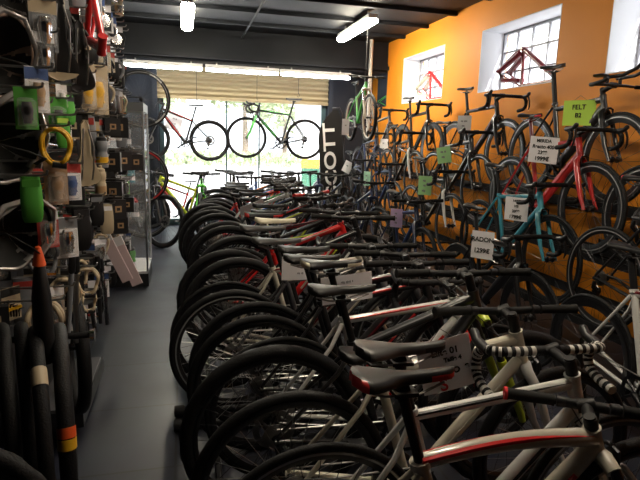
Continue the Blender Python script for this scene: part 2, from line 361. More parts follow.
def bike_meshes(kind):
    if kind in BIKE: return BIKE[kind]
    g = GEO[kind]; R = g['R']; D = {}
    hr = V((0, 0, R)); bb = V((math.sqrt(g['cs']**2-g['drop']**2), 0, R-g['drop'])); hf = V((g['wb'], 0, R))
    a = R_(g['hta']); u = V((-math.cos(a), 0, math.sin(a))); nrm = V((math.sin(a), 0, math.cos(a)))
    crown = hf-nrm*g['rake']+u*math.sqrt(g['ac']**2-g['rake']**2)
    hb = crown+u*.008; ht = hb+u*g['ht']
    sa = R_(g['sta']); v = V((-math.cos(sa), 0, math.sin(sa))); stt = bb+v*g['st']
    D.update(g=g, hr=hr, hf=hf, bb=bb, u=u, nrm=nrm, crown=crown, hb=hb, ht=ht, v=v, stt=stt)
    # ---- frame
    f = MB(); tr, dr = g['tr'], g['dr']
    t0 = stt-v*g['tt']; t1 = ht-u*.032
    ysq = .8 if kind in ('aero', 'tt') else 1
    if g.get('bend'):
        pts = []
        for i in range(9): s_ = i/8; p = t0.lerp(t1, s_); p.z += g['bend']*math.sin(PI*s_); pts.append(p)
    else: pts = [t0, t0.lerp(t1, .5), t1]
    npt = len(pts); f.sweep(pts, [tr*(.9+.25*i/(npt-1)) for i in range(npt)], 12, sq=(1.1, ysq), up=(0, 0, 1))
    # coloured stripes along both flanks and the top of the top tube and on the down tube
    for s_ in (-1, 1):
        f.sweep([p+V((0, s_*tr*.62*ysq, tr*.45)) for p in pts], [tr*.42]*npt, 6, 1)
    d0 = bb+u*.0; d1 = hb+u*.03
    f.sweep([d0, d0.lerp(d1, .5), d1], [dr*.95, dr*1.1, dr*.95], 12, sq=(1.15 if ysq == 1 else 1.5, ysq*.95), up=(0, 0, 1))
    for s_ in (-1, 1):
        f.rod(d0.lerp(d1, .22)+V((0, s_*dr*.66*ysq, 0)), d0.lerp(d1, .82)+V((0, s_*dr*.66*ysq, 0)), dr*.48, n=6, mi=1)
    f.sweep([bb, stt], tr*1.02, 12, sq=(1.25 if ysq != 1 else 1, ysq), up=(1, 0, 0))
    f.sweep([hb-u*.002, hb+u*.02, ht-u*.02, ht], [.026, .0225, .0225, .025], 14)
    f.lathe([(.0, -.036), (.024, -.036), (.024, .036), (.0, .036)], 16, 'y', c=bb)
    for s_ in (-1, 1):
        y = .065*s_
        f.sweep([bb+V((-.01, s_*.022, 0)), bb+V((-.10, s_*.05 if kind == 'mtb' else s_*.035, .008)), hr+V((.03, y, 0)), hr+V((-.012, y, 0))], [.014, .012, .010, .012], 8)
        f.sweep([stt-v*.03+V((-.012, s_*.014, 0)), (stt-v*.03).lerp(hr, .25)+V((0, s_*.042, 0)), hr+V((0, y, .02)), hr+V((0, y, -.012))], [.010, .009, .008, .010], 8)
    f.sweep([stt-v*.012, stt+v*.006], [tr*1.35, tr*1.3], 12)      # seat clamp
    D['frame'] = f.mesh('frame', 2)
    # ---- fork
    k = MB()
    if kind in ('mtb', 'curve'):
        k.sweep([crown-nrm*.0+V((0, -.065, -.012)), crown+V((0, -.03, .006)), crown+V((0, .03, .006)), crown+V((0, .065, -.012))], [.022, .024, .024, .022], 10)
        for s_ in (-1, 1):
            top = crown+V((0, s_*.062, 0)); bot = hf+V((0, s_*.062, 0)); mid = top.lerp(bot, .42)
            off = nrm*.012
            k.rod(top, mid, .0155, n=12, mi=1); k.sweep([mid-u*-.01, mid, bot+u*.02, bot-u*.02], [.02, .021, .017, .014], 12)
        m1 = crown.lerp(hf, .40)
        k.sweep([m1+V((.0, -.062, 0)), m1+nrm*.03+V((0, -.045, .05)), m1+nrm*.035+V((0, 0, .06)), m1+nrm*.03+V((0, .045, .05)), m1+V((0, .062, 0))], .012, 8)
    else:
        aero = kind in ('aero', 'tt')
        for s_ in (-1, 1):
            k.sweep([crown+V((0, s_*.004, .012)), crown+V((0, s_*.03, -.012)), crown.lerp(hf, .2)+V((0, s_*.046, 0)), crown.lerp(hf, .7)+V((0, s_*.05, 0))-nrm*.012, hf+V((0, s_*.053, 0)), hf+V((0, s_*.053, 0))-u*.012], [.022, .019, .017, .013, .009, .011], 10, sq=(1, 1.35 if aero else 1.15), up=(0, 1, 0))
    D['fork'] = k.mesh('fork', 2)
    # ---- seat post, saddle position
    sp = bb+v*g['sad']; D['sad'] = sp+V((.0, 0, .035))
    k = MB(); k.sweep([stt-v*.06, sp-v*.03], tr*.9 if kind == 'aero' or kind == 'tt' else .0145, 12, sq=(1.4, .8) if kind in ('aero', 'tt') else (1, 1), up=(1, 0, 0))
    k.sweep([sp-v*.035, sp-v*.008, sp+V((.02, 0, -.004))], [.016, .022, .014], 10); k.box(sp+V((-.025, -.03, -.014)), sp+V((.035, .03, -.004)))
    D['seat_post'] = k.mesh('seat_post')
    # ---- stem and handlebar
    sph = .045 if kind in ('mtb', 'city') else (.012 if kind == 'curve' else .03)
    piv = ht+u*sph
    reach = .075 if g['bar'] == 'flat' else .10
    clamp = piv+nrm*reach+V((0, 0, .005)); D['piv'] = piv; D['clamp'] = clamp
    k = MB(); k.sweep([ht, piv+u*.02], .0185, 14); k.sweep([piv-nrm*.005, piv.lerp(clamp, .5), clamp], [.019, .0165, .018], 12); k.rod(clamp+V((0, -.024, 0)), clamp+V((0, .024, 0)), .021, n=14)
    k.rod(piv+u*.02, piv+u*.026, .016, n=12)
    D['stem'] = k.mesh('stem')
    b = MB(); L = []
    if g['bar'] == 'flat':
        w = .285 if kind == 'mtb' else (.22 if kind == 'curve' else .27)
        b.sweep([clamp+V((-.03, -w, .012)), clamp+V((-.012, -w*.5, .008)), clamp+V((0, -.06, 0)), clamp+V((0, .06, 0)), clamp+V((-.012, w*.5, .008)), clamp+V((-.03, w, .012))], [.0111, .0111, .0155, .0155, .0111, .0111], 10)
        for s_ in (-1, 1):
            gm = MB()
            p0 = clamp+V((-.031, s_*(w+.004), .012)); p1 = clamp+V((-.020, s_*(w-.13), .010))
            gm.sweep([p0, p0.lerp(p1, .06), p0.lerp(p1, .1), p0.lerp(p1, .5), p0.lerp(p1, .94), p1], [.017, .0185, .016, .0172, .016, .018], 12)
            gm.sweep([p0+V((-.0005, s_*.003, 0)), p0.lerp(p1, .04)], .0188, 12, 1)
            L.append(('grip', gm.mesh('grip', 2)))
            lv = MB(); q = clamp+V((-.016, s_*(w-.15), .008))
            lv.rod(q+V((0, -.012, 0)), q+V((0, .012, 0)), .017, n=10); lv.sweep([q, q+V((.03, 0, -.012)), q+V((.05, s_*.02, -.02)), q+V((.055, s_*.11, -.024))], [.010, .010, .007, .005], 8)
            lv.sweep([q+V((.03, 0, -.01)), q+V((.07, -s_*.03, -.03)), clamp+V((.08, -s_*.01, -.10)), ht+nrm*.05-u*.05], .0025, 5)
            L.append(('brake_lever', lv.mesh('brake_lever')))
    elif g['bar'] == 'drop':
        w = .205
        b.sweep([clamp+V((0, -.10, 0)), clamp+V((0, -.05, 0)), clamp+V((0, .05, 0)), clamp+V((0, .10, 0))], [.0125, .0158, .0158, .0125], 12)
        for s_ in (-1, 1):
            path = [(0, .045, 0), (0, .09, 0), (0, .13, 0), (.004, .17, -.001), (.02, .195, -.003), (.05, .202, -.008), (.075, .205, -.02), (.092, .208, -.045), (.094, .21, -.075), (.08, .212, -.105), (.05, .214, -.122), (.01, .215, -.13), (-.035, .216, -.134)]
            tp = MB(); P2 = []
            for i in range(len(path)-1):
                for q in range(3): P2.append(V(path[i]).lerp(V(path[i+1]), q/3))
            P2.append(V(path[-1]))
            P2 = [clamp+V((p.x, p.y*s_, p.z)) for p in P2]
            # spiral wound tape: alternate bands
            n = len(P2); step = 0
            dense = []
            for i in range(n-1): 
                for q in range(2): dense.append(P2[i].lerp(P2[i+1], q/2))
            dense.append(P2[-1])
            for i in range(0, len(dense)-1, 2):
                seg = dense[i:i+3]
                if len(seg) < 2: continue
                tp.sweep(seg, [.0168]+[.0160]*(len(seg)-1), 10, (i//2) % 2, cap=True)
            L.append(('bar_tape', tp.mesh('bar_tape', 2)))
            hd = MB(); q = clamp+V((.088, .206*s_, -.03))
            hd.sweep([q+V((-.055, 0, .022)), q+V((-.02, 0, .026)), q+V((.02, 0, .030)), q+V((.045, 0, .052)), q+V((.05, 0, .062))], [.014, .018, .017, .016, .009], 10)
            hd.sweep([q+V((.038, 0, .02)), q+V((.050, s_*.006, -.02)), q+V((.048, s_*.012, -.07)), q+V((.036, s_*.012, -.10))], [.009, .007, .007, .004], 8, sq=(.7, 1.3))
            L.append(('brake_hood', hd.mesh('brake_hood')))
    else:
        b.sweep([clamp+V((0, -.19, -.005)), clamp+V((0, -.10, 0)), clamp+V((0, .10, 0)), clamp+V((0, .19, -.005))], [.014, .018, .018, .014], 10, sq=(.6, 1.3))
        for s_ in (-1, 1):
            b.sweep([clamp+V((0, s_*.19, -.005)), clamp+V((.03, s_*.2, -.008)), clamp+V((.15, s_*.2, .01)), clamp+V((.17, s_*.2, .025))], [.014, .015, .015, .009], 10)
            e_ = MB(); e_.sweep([clamp+V((-.03, s_*.055, .05)), clamp+V((.14, s_*.05, .055)), clamp+V((.25, s_*.045, .09)), clamp+V((.28, s_*.045, .12))], [.012, .012, .013, .010], 10)
            e_.rod(clamp+V((0, s_*.055, 0)), clamp+V((0, s_*.055, .05)), .012); L.append(('aero_extension', e_.mesh('aero_extension')))
            pd = MB(); vs = []
            pd.sweep([clamp+V((-.07, s_*.09, .062)), clamp+V((-.06, s_*.09, .066)), clamp+V((0, s_*.085, .066)), clamp+V((.02, s_*.085, .062))], [.03, .042, .042, .03], 12, sq=(.28, 1), up=(0, 0, 1)); L.append(('elbow_pad', pd.mesh('elbow_pad')))
    D['handlebar'] = b.mesh('handlebar'); D['barparts'] = L
    # ---- drivetrain (right side is -y)
    c = MB(); yr = -.045
    cr = .082 if kind in ('mtb',) else .098
    c.lathe([(cr, -.0015), (cr, .0015), (cr*.78, .0015), (cr*.78, -.0015)], 40, 'y', c=bb+V((0, yr, 0)), closed=True)
    for i in range(5): aa = 2*PI*i/5; c.rod(bb+V((0, yr, 0)), bb+V((cr*.82*math.cos(aa), yr, cr*.82*math.sin(aa))), .008, n=6)
    ca = R_(-35); dv = V((math.cos(ca), 0, math.sin(ca)))
    c.sweep([bb+V((0, -.062, 0)), bb+V((0, -.066, 0))+dv*.17], [.016, .012], 10); c.sweep([bb+V((0, .062, 0)), bb+V((0, .066, 0))-dv*.17], [.016, .012], 10); c.rod(bb+V((0, -.07, 0)), bb+V((0, .07, 0)), .012)
    D['crankset'] = c.mesh('crankset')
    D['pedals'] = []
    for s_ in (-1, 1):
        p = bb+V((0, s_*.07, 0))-dv*.17*s_; q = MB(); q.rod(p, p+V((0, s_*.055, 0)), .006)
        q.box(p+V((-.045, s_*.015 if s_ > 0 else -.085, -.008)), p+V((.045, .085 if s_ > 0 else -.015, .008))); D['pedals'].append(q.mesh('pedal'))
    c = MB()
    for i in range(7): c.lathe([(.02, -.001), (.028+.004*i, -.001), (.028+.004*i, .001), (.02, .001)], 20, 'y', c=hr+V((0, -.046+.0035*i, 0)), closed=True)
    D['cassette'] = c.mesh('cassette')
    c = MB(); y = V((0, yr, 0)); rr = .04
    c.sweep([bb+y+V((0, 0, cr)), hr+y+V((0, 0, rr))], .004, 5); c.sweep([bb+y+V((0, 0, -cr)), hr+y+V((.03, 0, -.13))], .004, 5); c.sweep([hr+y+V((.03, 0, -.13)), hr+y+V((.025, 0, -.07)), hr+y+V((-.03, 0, -.03))], .004, 5)
    D['chain'] = c.mesh('chain')
    c = MB(); c.sweep([hr+V((0, -.066, -.02)), hr+V((.005, -.075, -.06)), hr+V((.02, -.062, -.085))], [.012, .014, .010], 8); c.sweep([hr+V((.02, -.05, -.08)), hr+V((.03, -.05, -.14))], .008, 6, sq=(1, 2))
    for p in ((.02, -.08), (.03, -.14)): c.lathe([(.0, -.003), (.02, -.003), (.02, .003), (0, .003)], 12, 'y', c=hr+V((p[0], yr, p[1])))
    D['derailleur'] = c.mesh('derailleur')
    if g['rim'] in ('road', 'deep', 'city'):
        c = MB(); p = crown+nrm*.045+V((0, 0, -.005))
        c.sweep([crown, p], .006, 6)
        for s_ in (-1, 1): c.sweep([p+V((0, -s_*.01, .02)), p+V((0, s_*.028, .01)), p+V((0, s_*.032, -.025)), p+V((-.004, s_*.02, -.05))], [.007, .007, .006, .006], 6)
        D['brake_caliper'] = c.mesh('brake_caliper')
    BIKE[kind] = D
    return D

def bicycle(kind, paint_m, label, loc, rotz, accent=None, fork=None, saddle='leather', sacc=None, turn=0, tapes=('tape', 'tape'), rimcol=None, rimstripe='dark_alu', group=None, scale=1, grip='grip', gripend=None, rot=None, steer=0, post='matte', tyre='rubber', stan='dark_alu', gearless=False, name='bicycle', stem='matte', seat_z=0):
    D = bike_meshes(kind); g = D['g']; W = wheel_set(g)
    P = K[paint_m]; A = K[accent or paint_m]
    t = thing(name, label, 'bicycle', loc, rotz, group, rot)
    t.scale = (scale,)*3
    fr = put('frame', D['frame'], [P, A], t)
    turnM = Matrix.Translation(D['piv']) @ Matrix.Rotation(R_(turn), 4, D['u']) @ Matrix.Translation(-D['piv'])
    steerM = Matrix.Translation(D['piv']) @ Matrix.Rotation(R_(steer), 4, D['u']) @ Matrix.Translation(-D['piv'])
    put('fork', D['fork'], [K[fork or paint_m], K[stan]], t, M=steerM)
    for nm, hub in (('front_wheel', D['hf']), ('rear_wheel', D['hr'])):
        Mx = Matrix.Translation(hub)
        if nm == 'front_wheel': Mx = steerM @ Mx
        w = put(nm, W['rim'], [K[rimcol or 'black'], K[rimstripe]], t, M=Mx)
        put('tyre', W['tyre'], K[tyre], w); put('spokes', W['spokes'], K['steel' if g['rim'] == 'city' else 'dark_alu'], w); put('hub', W['hub'], K['dark_alu'], w)
        if g['rim'] == 'mtb': put('brake_rotor', W['brake_rotor'], K['steel'], w)
    put('seat_post', D['seat_post'], K[post], t, loc=tuple(D['v']*seat_z))
    s = put('saddle', SADDLE, [K[saddle], K[sacc or saddle]], t, loc=tuple(D['sad']+D['v']*seat_z)); put('rails', RAILS, K['steel'], s)
    put('stem', D['stem'], K[stem], t, M=steerM @ turnM)
    barM = steerM @ Matrix.Translation(turnM @ D['clamp']) @ Matrix.Rotation(R_(turn), 4, 'Z') @ Matrix.Translation(-D['clamp'])
    h = put('handlebar', D['handlebar'], K['matte'], t, M=barM)
    for nm, me in D['barparts']:
        if nm == 'grip': put(nm, me, [K[grip], K[gripend or grip]], h)
        elif nm == 'bar_tape': put(nm, me, [K[tapes[0]], K[tapes[1]]], h)
        else: put(nm, me, K['blackplastic'], h)
    if not gearless:
        c = put('crankset', D['crankset'], K['dark_alu'], t)
        for p in D['pedals']: put('pedal', p, K['blackplastic'], c)
        put('cassette', D['cassette'], K['steel'], t); put('chain', D['chain'], K['steel'], t); put('derailleur', D['derailleur'], K['dark_alu'], t)
    if 'brake_caliper' in D: put('brake_caliper', D['brake_caliper'], K['dark_alu'], t, M=steerM)
    return t, D

# ------------------------------------------------------------------ centre row, all heading for the orange wall
# (Y, rear hub X, kind, paint, extra options, label)
ROW = [
 (1.12, .28, 'curve', 'silver', dict(accent='red', fork='silver', sacc='red', turn=58, gripend='redink', rimstripe='dark_alu'), 'champagne silver bike with red striped curved top tube, first of the centre row'),
 (1.30, .36, 'road', 'white', dict(accent='black', saddle='greysaddle', sacc='leather', turn=86, tapes=('tape', 'whitetape'), fork='white', rimstripe='gum', seat_z=-.05), 'white road bike with black decals and striped bar tape in the centre row'),
 (1.58, .34, 'city', 'cream', dict(accent='cream', turn=84, fork='white', seat_z=-.16), 'cream bike carrying the large white price sheet in the centre row'),
 (1.88, .33, 'mtb', 'black', dict(accent='grey', fork='lime', sacc='leather', turn=86, seat_z=-.03), 'black mountain bike with lime fork and wide knobbly tyres in the centre row'),
 (2.12, .40, 'road', 'white', dict(tapes=('tape', 'tape'), accent='red', sacc='whitesaddle', turn=84, fork='red'), 'white road bike with red stripes and pale tailed black saddle in the centre row'),
 (2.36, .34, 'city', 'black', dict(accent='red', turn=88, saddle='leather'), 'black city bike with red stripes behind the white and red striped one'),
 (2.57, .35, 'city', 'black', dict(accent='darkred', turn=80, sacc='greysaddle'), 'black city bike with dark red stripes and grey tailed saddle in the centre row'),
 (2.80, .25, 'city', 'grey', dict(accent='silver', turn=86, saddle='greysaddle', rimstripe='gum'), 'grey bike with silver stripes and long grey saddle, in the centre row'),
 (3.05, .24, 'road', 'silver', dict(accent='darkred', turn=85, saddle='greysaddle', tapes=('tape', 'tape')), 'silver road bike with dark red stripes just before the ivory saddle'),
 (3.42, .34, 'mtb', 'black', dict(accent='white', turn=78, saddle='whitesaddle', stan='gum'), 'black mountain bike with an ivory white saddle, in the centre row'),
 (3.68, .30, 'mtb', 'red', dict(accent='silver', turn=70, sacc='red'), 'bright red and silver mountain bike just behind the ivory saddle, in the centre row'),
 (3.93, .38, 'city', 'black', dict(accent='lime', turn=-46), 'black city bike with lime stripes, in the middle of the centre row'),
 (4.20, .42, 'mtb', 'black', dict(accent='grey', turn=-38), 'black mountain bike with grey flashes and tall rear tyre midway along the centre row'),
 (4.46, .36, 'city', 'darkred', dict(accent='black', turn=-52), 'dark red city bike in the far half of the centre row'),
 (4.72, .33, 'mtb', 'grey', dict(accent='lime', turn=-60), 'grey mountain bike with lime flashes in the far half of the centre row'),
 (4.98, .36, 'mtb', 'black', dict(accent='red', turn=-46, grip='red'), 'black mountain bike with red grips and red flashes in the centre row'),
 (5.25, .34, 'city', 'navy', dict(accent='white', turn=-38), 'navy bike with white stripes in the far half of the centre row'),
 (5.52, .36, 'mtb', 'black', dict(accent='blue', turn=-60), 'black mountain bike with blue flashes in the far half of the centre row'),
 (5.80, .31, 'mtb', 'white', dict(accent='black', turn=-38), 'white mountain bike with black flashes in the far half of the centre row'),
 (6.08, .33, 'mtb', 'black', dict(accent='green', turn=-46), 'black mountain bike with green flashes in the far half of the centre row'),
 (6.36, .32, 'mtb', 'red', dict(accent='white', turn=-52), 'red mountain bike with white flashes towards the far end of the centre row'),
 (6.64, .34, 'mtb', 'blue', dict(accent='black', turn=-56), 'blue mountain bike towards the far end of the centre row'),
 (6.92, .38, 'mtb', 'black', dict(accent='silver', turn=-60), 'black mountain bike with silver flashes near the far end of the centre row'),
 (7.22, .42, 'city', 'black', dict(accent='celeste', turn=-60), 'black city bike with pale blue stripes, last but one of the centre row'),
 (7.52, .46, 'mtb', 'grey', dict(accent='orange', turn=-60), 'grey mountain bike with orange flashes, farthest in the centre row'),
]
GA = 'bicycles parked in the centre row'
for i, (y, x, kind, col, kw, lab) in enumerate(ROW):
    if y > 4.3: x += random.uniform(-.04, .10); kw = dict(kw, seat_z=random.uniform(-.10, .05))
    bicycle(kind, col, lab, (x, y, 0), R_(random.uniform(-1.2, 1.2)), group=GA, **kw)
# floor rail under the row, one module after another
for i, (y0, y1, nm) in enumerate(((1.0, 2.6, 'near'), (2.75, 4.6, 'middle'), (4.75, 7.7, 'far'))):
    t = thing('bike_stand', 'black low floor rack under the centre row of bikes, %s section' % nm, 'rack', (.1, (y0+y1)/2, 0))
    h = (y1-y0)/2; n_ = {'near': 0, 'middle': 1, 'far': 2}[nm]
    mb = MB().rod((.03, -h, .02), (.03, h, .02), .016); mb.rod((.40, -h, .02), (.40, h, .02), .016); part('rail', mb, K['rail'], t)
    for yy in (-h, h):
        part('cross_tube', MB().rod((-.14, yy, .022), (.46, yy, .022), .018), K['rail'], t)
        part('rubber_foot', MB().lathe([(.0, -.175), (.03, -.17), (.032, -.15), (.032, -.12), (.026, -.115), (0, -.115)], 16, 'x', c=(0, yy, .034)), K['rubber'], t)

# ------------------------------------------------------------------ tiers along the orange wall, all heading for the camera
def tier(name, X, z0, lab, y0, y1):
    t = thing('wall_rail', lab, 'rack', (X, (y0+y1)/2, z0))
    h = (y1-y0)/2; mb = MB(); mb.box((-.035, -h, -.03), (.035, h, 0)); mb.box((-.035, -h, 0), (-.029, h, .02)); mb.box((.029, -h, 0), (.035, h, .02))
    part('track', mb, K['rail'], t)
    n_ = int((y1-y0)/1.2)+1
    for k in range(n_):
        yy = -h+.2+k*(2*h-.4)/(n_-1); part('bracket', MB().rod((.0, yy, -.045), (XR-X-.005, yy, -.045), .014).box((XR-X-.014, yy-.04, -.11), (XR-X-.001, yy+.04, .03)), K['rail'], t)
    # long flat backing rail on the wall
    part('wall_batten', MB().box((XR-X-.03, -h, -.10), (XR-X-.016, h, -.02)), K['rail'], t)
T1, T2, T3, T4 = (3.0, 1.09), (2.80, .745), (2.62, .345), (2.28, 0)
tier('top', *T1, 'black wall rail carrying the topmost line of bikes on the orange wall', 1.0, 8.4)
tier('mid', *T2, 'black wall rail carrying the middle line of bikes on the orange wall', 1.0, 8.4)
tier('low', *T3, 'black wall rail carrying the lowest hung line of bikes on the orange wall', 1.0, 8.4)
WALL = [
 # X,z0, front hub Y, kind, paint, opts, label
 (T1, 3.20, 'tt', 'black', dict(rimstripe='gum', accent='grey'), 'black time trial bike with aero bars and lime sheet high on the orange wall'),
 (T1, 4.62, 'aero', 'black', dict(accent='darkred', sacc='leather', rimstripe='gum', tapes=('tape', 'tape'), stem='matte'), 'black road bike with red accents under the window holding the dark red frame'),
 (T1, 6.12, 'aero', 'black', dict(rimstripe='dark_alu', accent='matte'), 'all black road bike under the window holding the red and white frame'),
 (T1, 7.45, 'road', 'black', dict(accent='white', rimstripe='gum'), 'black and white road bike on the top wall rail beside the white pipe'),
 (T2, 1.72, 'aero', 'grey', dict(rimstripe='gum', accent='black'), 'grey road bike just ahead of the red one on the middle wall rail'),
 (T2, 3.15, 'aero', 'brightred', dict(accent='brightred', fork='brightred', sacc='redink', rimstripe='gum', post='darkred'), 'red aero road bike with a white price sheet, middle line on the orange wall'),
 (T2, 4.68, 'road', 'black', dict(accent='white', fork='black', rimstripe='gum'), 'black road bike with a pale green sheet on its frame, middle line on the wall'),
 (T2, 6.15, 'road', 'black', dict(accent='silver', fork='white', rimstripe='gum'), 'black road bike with white fork on the middle wall rail towards the far end'),
 (T2, 7.45, 'road', 'navy', dict(accent='silver'), 'navy road bike at the far end of the middle wall rail'),
 (T3, 1.78, 'road', 'black', dict(saddle='leather', sacc='redink', rimstripe='gum', accent='grey'), 'black road bike with pink tailed saddle on the lowest wall rail'),
 (T3, 3.30, 'road', 'celeste', dict(accent='celeste', fork='celeste', rimstripe='dark_alu'), 'celeste blue road bike with a white price sheet, lowest hung line on the wall'),
 (T3, 4.85, 'road', 'black', dict(accent='silver', fork='white', rimstripe='gum'), 'black road bike with white fork right behind the celeste one on the lowest rail'),
 (T3, 6.35, 'road', 'navy', dict(accent='blue', rimstripe='gum'), 'navy road bike with blue stripes, lowest hung line on the wall'),
 (T3, 7.5, 'road', 'black', dict(accent='blue'), 'black road bike with blue stripes at the far end of the lowest wall rail'),
 (T4, 1.46, 'aero', 'white', dict(accent='darkred', fork='white', rimstripe='dark_alu', seat_z=-.02), 'white road bike with dark saddle standing on the floor beneath the wall rails'),
 (T4, 3.02, 'aero', 'black', dict(accent='black', fork='black', rimstripe='dark_alu'), 'black road bike standing on the floor below the celeste bike'),
 (T4, 4.72, 'city', 'navy', dict(accent='blue', fork='navy', rimstripe='dark_alu'), 'navy blue bike with lavender sheet standing on the floor along the wall row'),
 (T4, 6.05, 'mtb', 'navy', dict(accent='white', rimstripe='dark_alu', steer=8), 'navy mountain bike with white flashes standing on the floor by the wall row'),
 (T4, 7.35, 'mtb', 'black', dict(accent='blue', steer=-8), 'black and blue mountain bike at the far end of the wall row on the floor'),
]
for (X, z0), fy, kind, col, kw, lab in WALL:
    b, D = bicycle(kind, col, lab, (X, fy+GEO[kind]['wb'], z0), R_(-90+random.uniform(-1, 1)), group='bicycles along the orange wall', **kw)

# ------------------------------------------------------------------ hung bikes and the ones by the shop window
def cords(x, y, z, label):
    mb = MB().rod((x, y, z), (x, y, 2.62 if y > 8.6 else ZC), .004, n=5)
    mb.sweep([(x, y, z+.02), (x+.015, y, z), (x+.02, y, z-.03), (x, y, z-.05), (x-.02, y, z-.03)], .004, 5)
    tag(part('hanging_cord', mb, K['cord']), label, 'cord')
bicycle('road', 'black', 'black and green road bike hung in front of the bright shop window', (2.0, 8.92, 1.17), PI, accent='green', fork='green', tapes=('tape', 'tape'), rimstripe='dark_alu')
cords(1.18, 8.92, 2.12, 'dark cord holding the handlebar of the hung green and black road bike'); cords(1.87, 8.92, 2.24, 'dark cord holding the saddle of the hung green and black road bike')
bicycle('mtb', 'black', 'black and red mountain bike hung in front of the shop window on the left', (.42, 8.92, 1.11), PI+.10, accent='red', scale=.9, fork='black')
cords(.22, 8.92, 2.06, 'dark cord holding the saddle of the hung black and red mountain bike')
bicycle('mtb', 'green', 'green kids mountain bike hung high beside the white pipe', (2.33, 7.42, 1.50), R_(-92), fork='silver', scale=.82, stan='chrome', rimcol='silver', saddle='leather', rimstripe='gum', tyre='rubber')
cords(2.33, 6.85, 2.3, 'dark cord holding the hung green kids bike')
bicycle('mtb', 'lime', 'lime and black mountain bike parked by the shop window beside the row', (.48, 8.22, 0), PI+.12, accent='lime', fork='black', rimstripe='gum', scale=1.0)
bicycle('mtb', 'red', 'red mountain bike behind the lime one at the shop window', (.30, 8.98, 0), PI+.04, accent='black', scale=.8)
bicycle('mtb', 'fluogreen', 'bright green forked mountain bike facing the aisle by the shop window', (.34, 8.98, 0), R_(-96), accent='black', fork='fluogreen', scale=.95, name='bicycle')
bicycle('mtb', 'black', 'black mountain bike standing behind the glass cabinet at the end of the aisle', (-.62, 8.35, 0), R_(-72), accent='blue', rimstripe='dark_alu', steer=30)
for (x, y, kind, col, kw, lab) in ((.72, 8.80, 'mtb', 'black', dict(accent='silver', steer=12), 'black bike with silver flashes facing the shop interior before the bright window'), (1.06, 8.86, 'city', 'blue', dict(accent='white', steer=-10), 'blue bike with white stripes facing the shop interior before the bright window'),
    (1.40, 8.80, 'mtb', 'darkred', dict(accent='black', steer=8), 'dark red bike facing the shop interior before the bright window'), (1.72, 8.84, 'mtb', 'grey', dict(accent='blue', steer=-14), 'grey bike with blue flashes facing the shop interior before the bright window'), (2.02, 8.80, 'mtb', 'navy', dict(accent='silver', steer=6), 'navy bike beside the feather flag facing the shop interior')):
    bicycle(kind, col, lab, (x, y, 0), R_(-90), **kw)
# loose wheels hung past the left display
def loose_wheel(label, loc, rotz, decal):
    W = wheel_meshes('city', .335, .0125)
    t = thing('display_wheelset', label, 'wheel', loc, rotz)
    put('rim', W['rim'], [K['black'], K['gum']], t); put('tyre', W['tyre'], K['rubber'], t); put('spokes', W['spokes'], K['dark_alu'], t); put('hub', W['hub'], K['dark_alu'], t)
    for a0 in (40, 200, 300):
        mb = MB(); pts = [V((.305*math.cos(R_(a0+k*5)), -.013, .305*math.sin(R_(a0+k*5)))) for k in range(7)]
        mb.sweep(pts, .011, 6, sq=(.3, 1), up=(0, 1, 0)); o = part('rim_decal', mb, K[decal], t); o['label'] = decal+' decal'
    mb = MB().rod((0, 0, .02), (-.36, .0, .02), .008); part('hanger_hook', mb, K['rail'], t)
loose_wheel('black rimmed wheel hung high past the left display', (-.47, 6.75, 1.91), .05, 'white')
loose_wheel('wheel with red rim decals hung lower past the left display', (-.51, 6.75, 1.01), -.05, 'red')

# ------------------------------------------------------------------ bare frames
def bare_frame(kind, paint_m, label, origin, yaw, flip=True, scale=1.0, accent=None, rear=None, sill=None, level=True, rotM=None):
    D = bike_meshes(kind)
    d = D['ht']-D['stt']; ang = math.atan2(d.z, d.x)
    if rotM is None:
        rotM = Matrix.Rotation(yaw, 4, 'Z') @ (Matrix.Rotation(PI, 4, 'X') if flip else Matrix.Identity(4)) @ Matrix.Rotation(ang if level else 0, 4, 'Y')
    rotM = rotM @ Matrix.Scale(scale, 4)
    ctr = (D['bb']+D['ht']+D['stt'])/3
    zs = [(rotM @ v.co) for v in D['frame'].vertices]
    off = rotM @ ctr
    zmin = min(p.z for p in zs)
    loc = V(origin)-V((off.x, off.y, zmin if sill is not None else off.z))
    t = thing('bicycle_frameset', label, 'bicycle frame', origin)
    Mx = Matrix.Translation(loc-V(origin)) @ rotM
    put('frame_tubes', D['frame'], [K[paint_m], K[accent or paint_m]], t, M=Mx)
    if rear:
        mb = MB(); hr = D['hr']; s = D['stt']; bb = D['bb']
        for s_ in (-1, 1): mb.sweep([bb+V((-.02, s_*.04, .05)), hr+V((.05, s_*.075, .03)), hr+V((.08, s_*.07, .16)), s-D['v']*.1+V((-.03, s_*.03, 0))], [.034, .03, .028, .026], 8)
        put('swingarm', mb.mesh('swingarm'), K[rear], t, M=Mx)
    return t
bare_frame('mtb', 'darkred', 'dark red bare frame standing upside down on a window sill', (3.50, 4.98, wz0+.006), R_(-90), accent='darkred', sill=1, rear='darkred', scale=.95)
bare_frame('mtb', 'red', 'red and white bare frame standing upside down on a window sill', (3.50, 7.18, wz0+.006), R_(-90), accent='red', sill=1, rear='cream', scale=.95)
bare_frame('mtb', 'green', 'small green bare frame standing in the dark window at the far end', (3.45, 8.80, wz0+.006), R_(-60), accent='green', sill=1, scale=.42)
bare_frame('mtb', 'red', 'red bare frame hanging high among the goods on the accessory wall', tuple(at_x(93, 18, -.42)), R_(-90), rotM=Matrix.Rotation(R_(-75), 4, 'Z') @ Matrix.Rotation(R_(65), 4, 'Y'), accent='brightred', scale=.85)

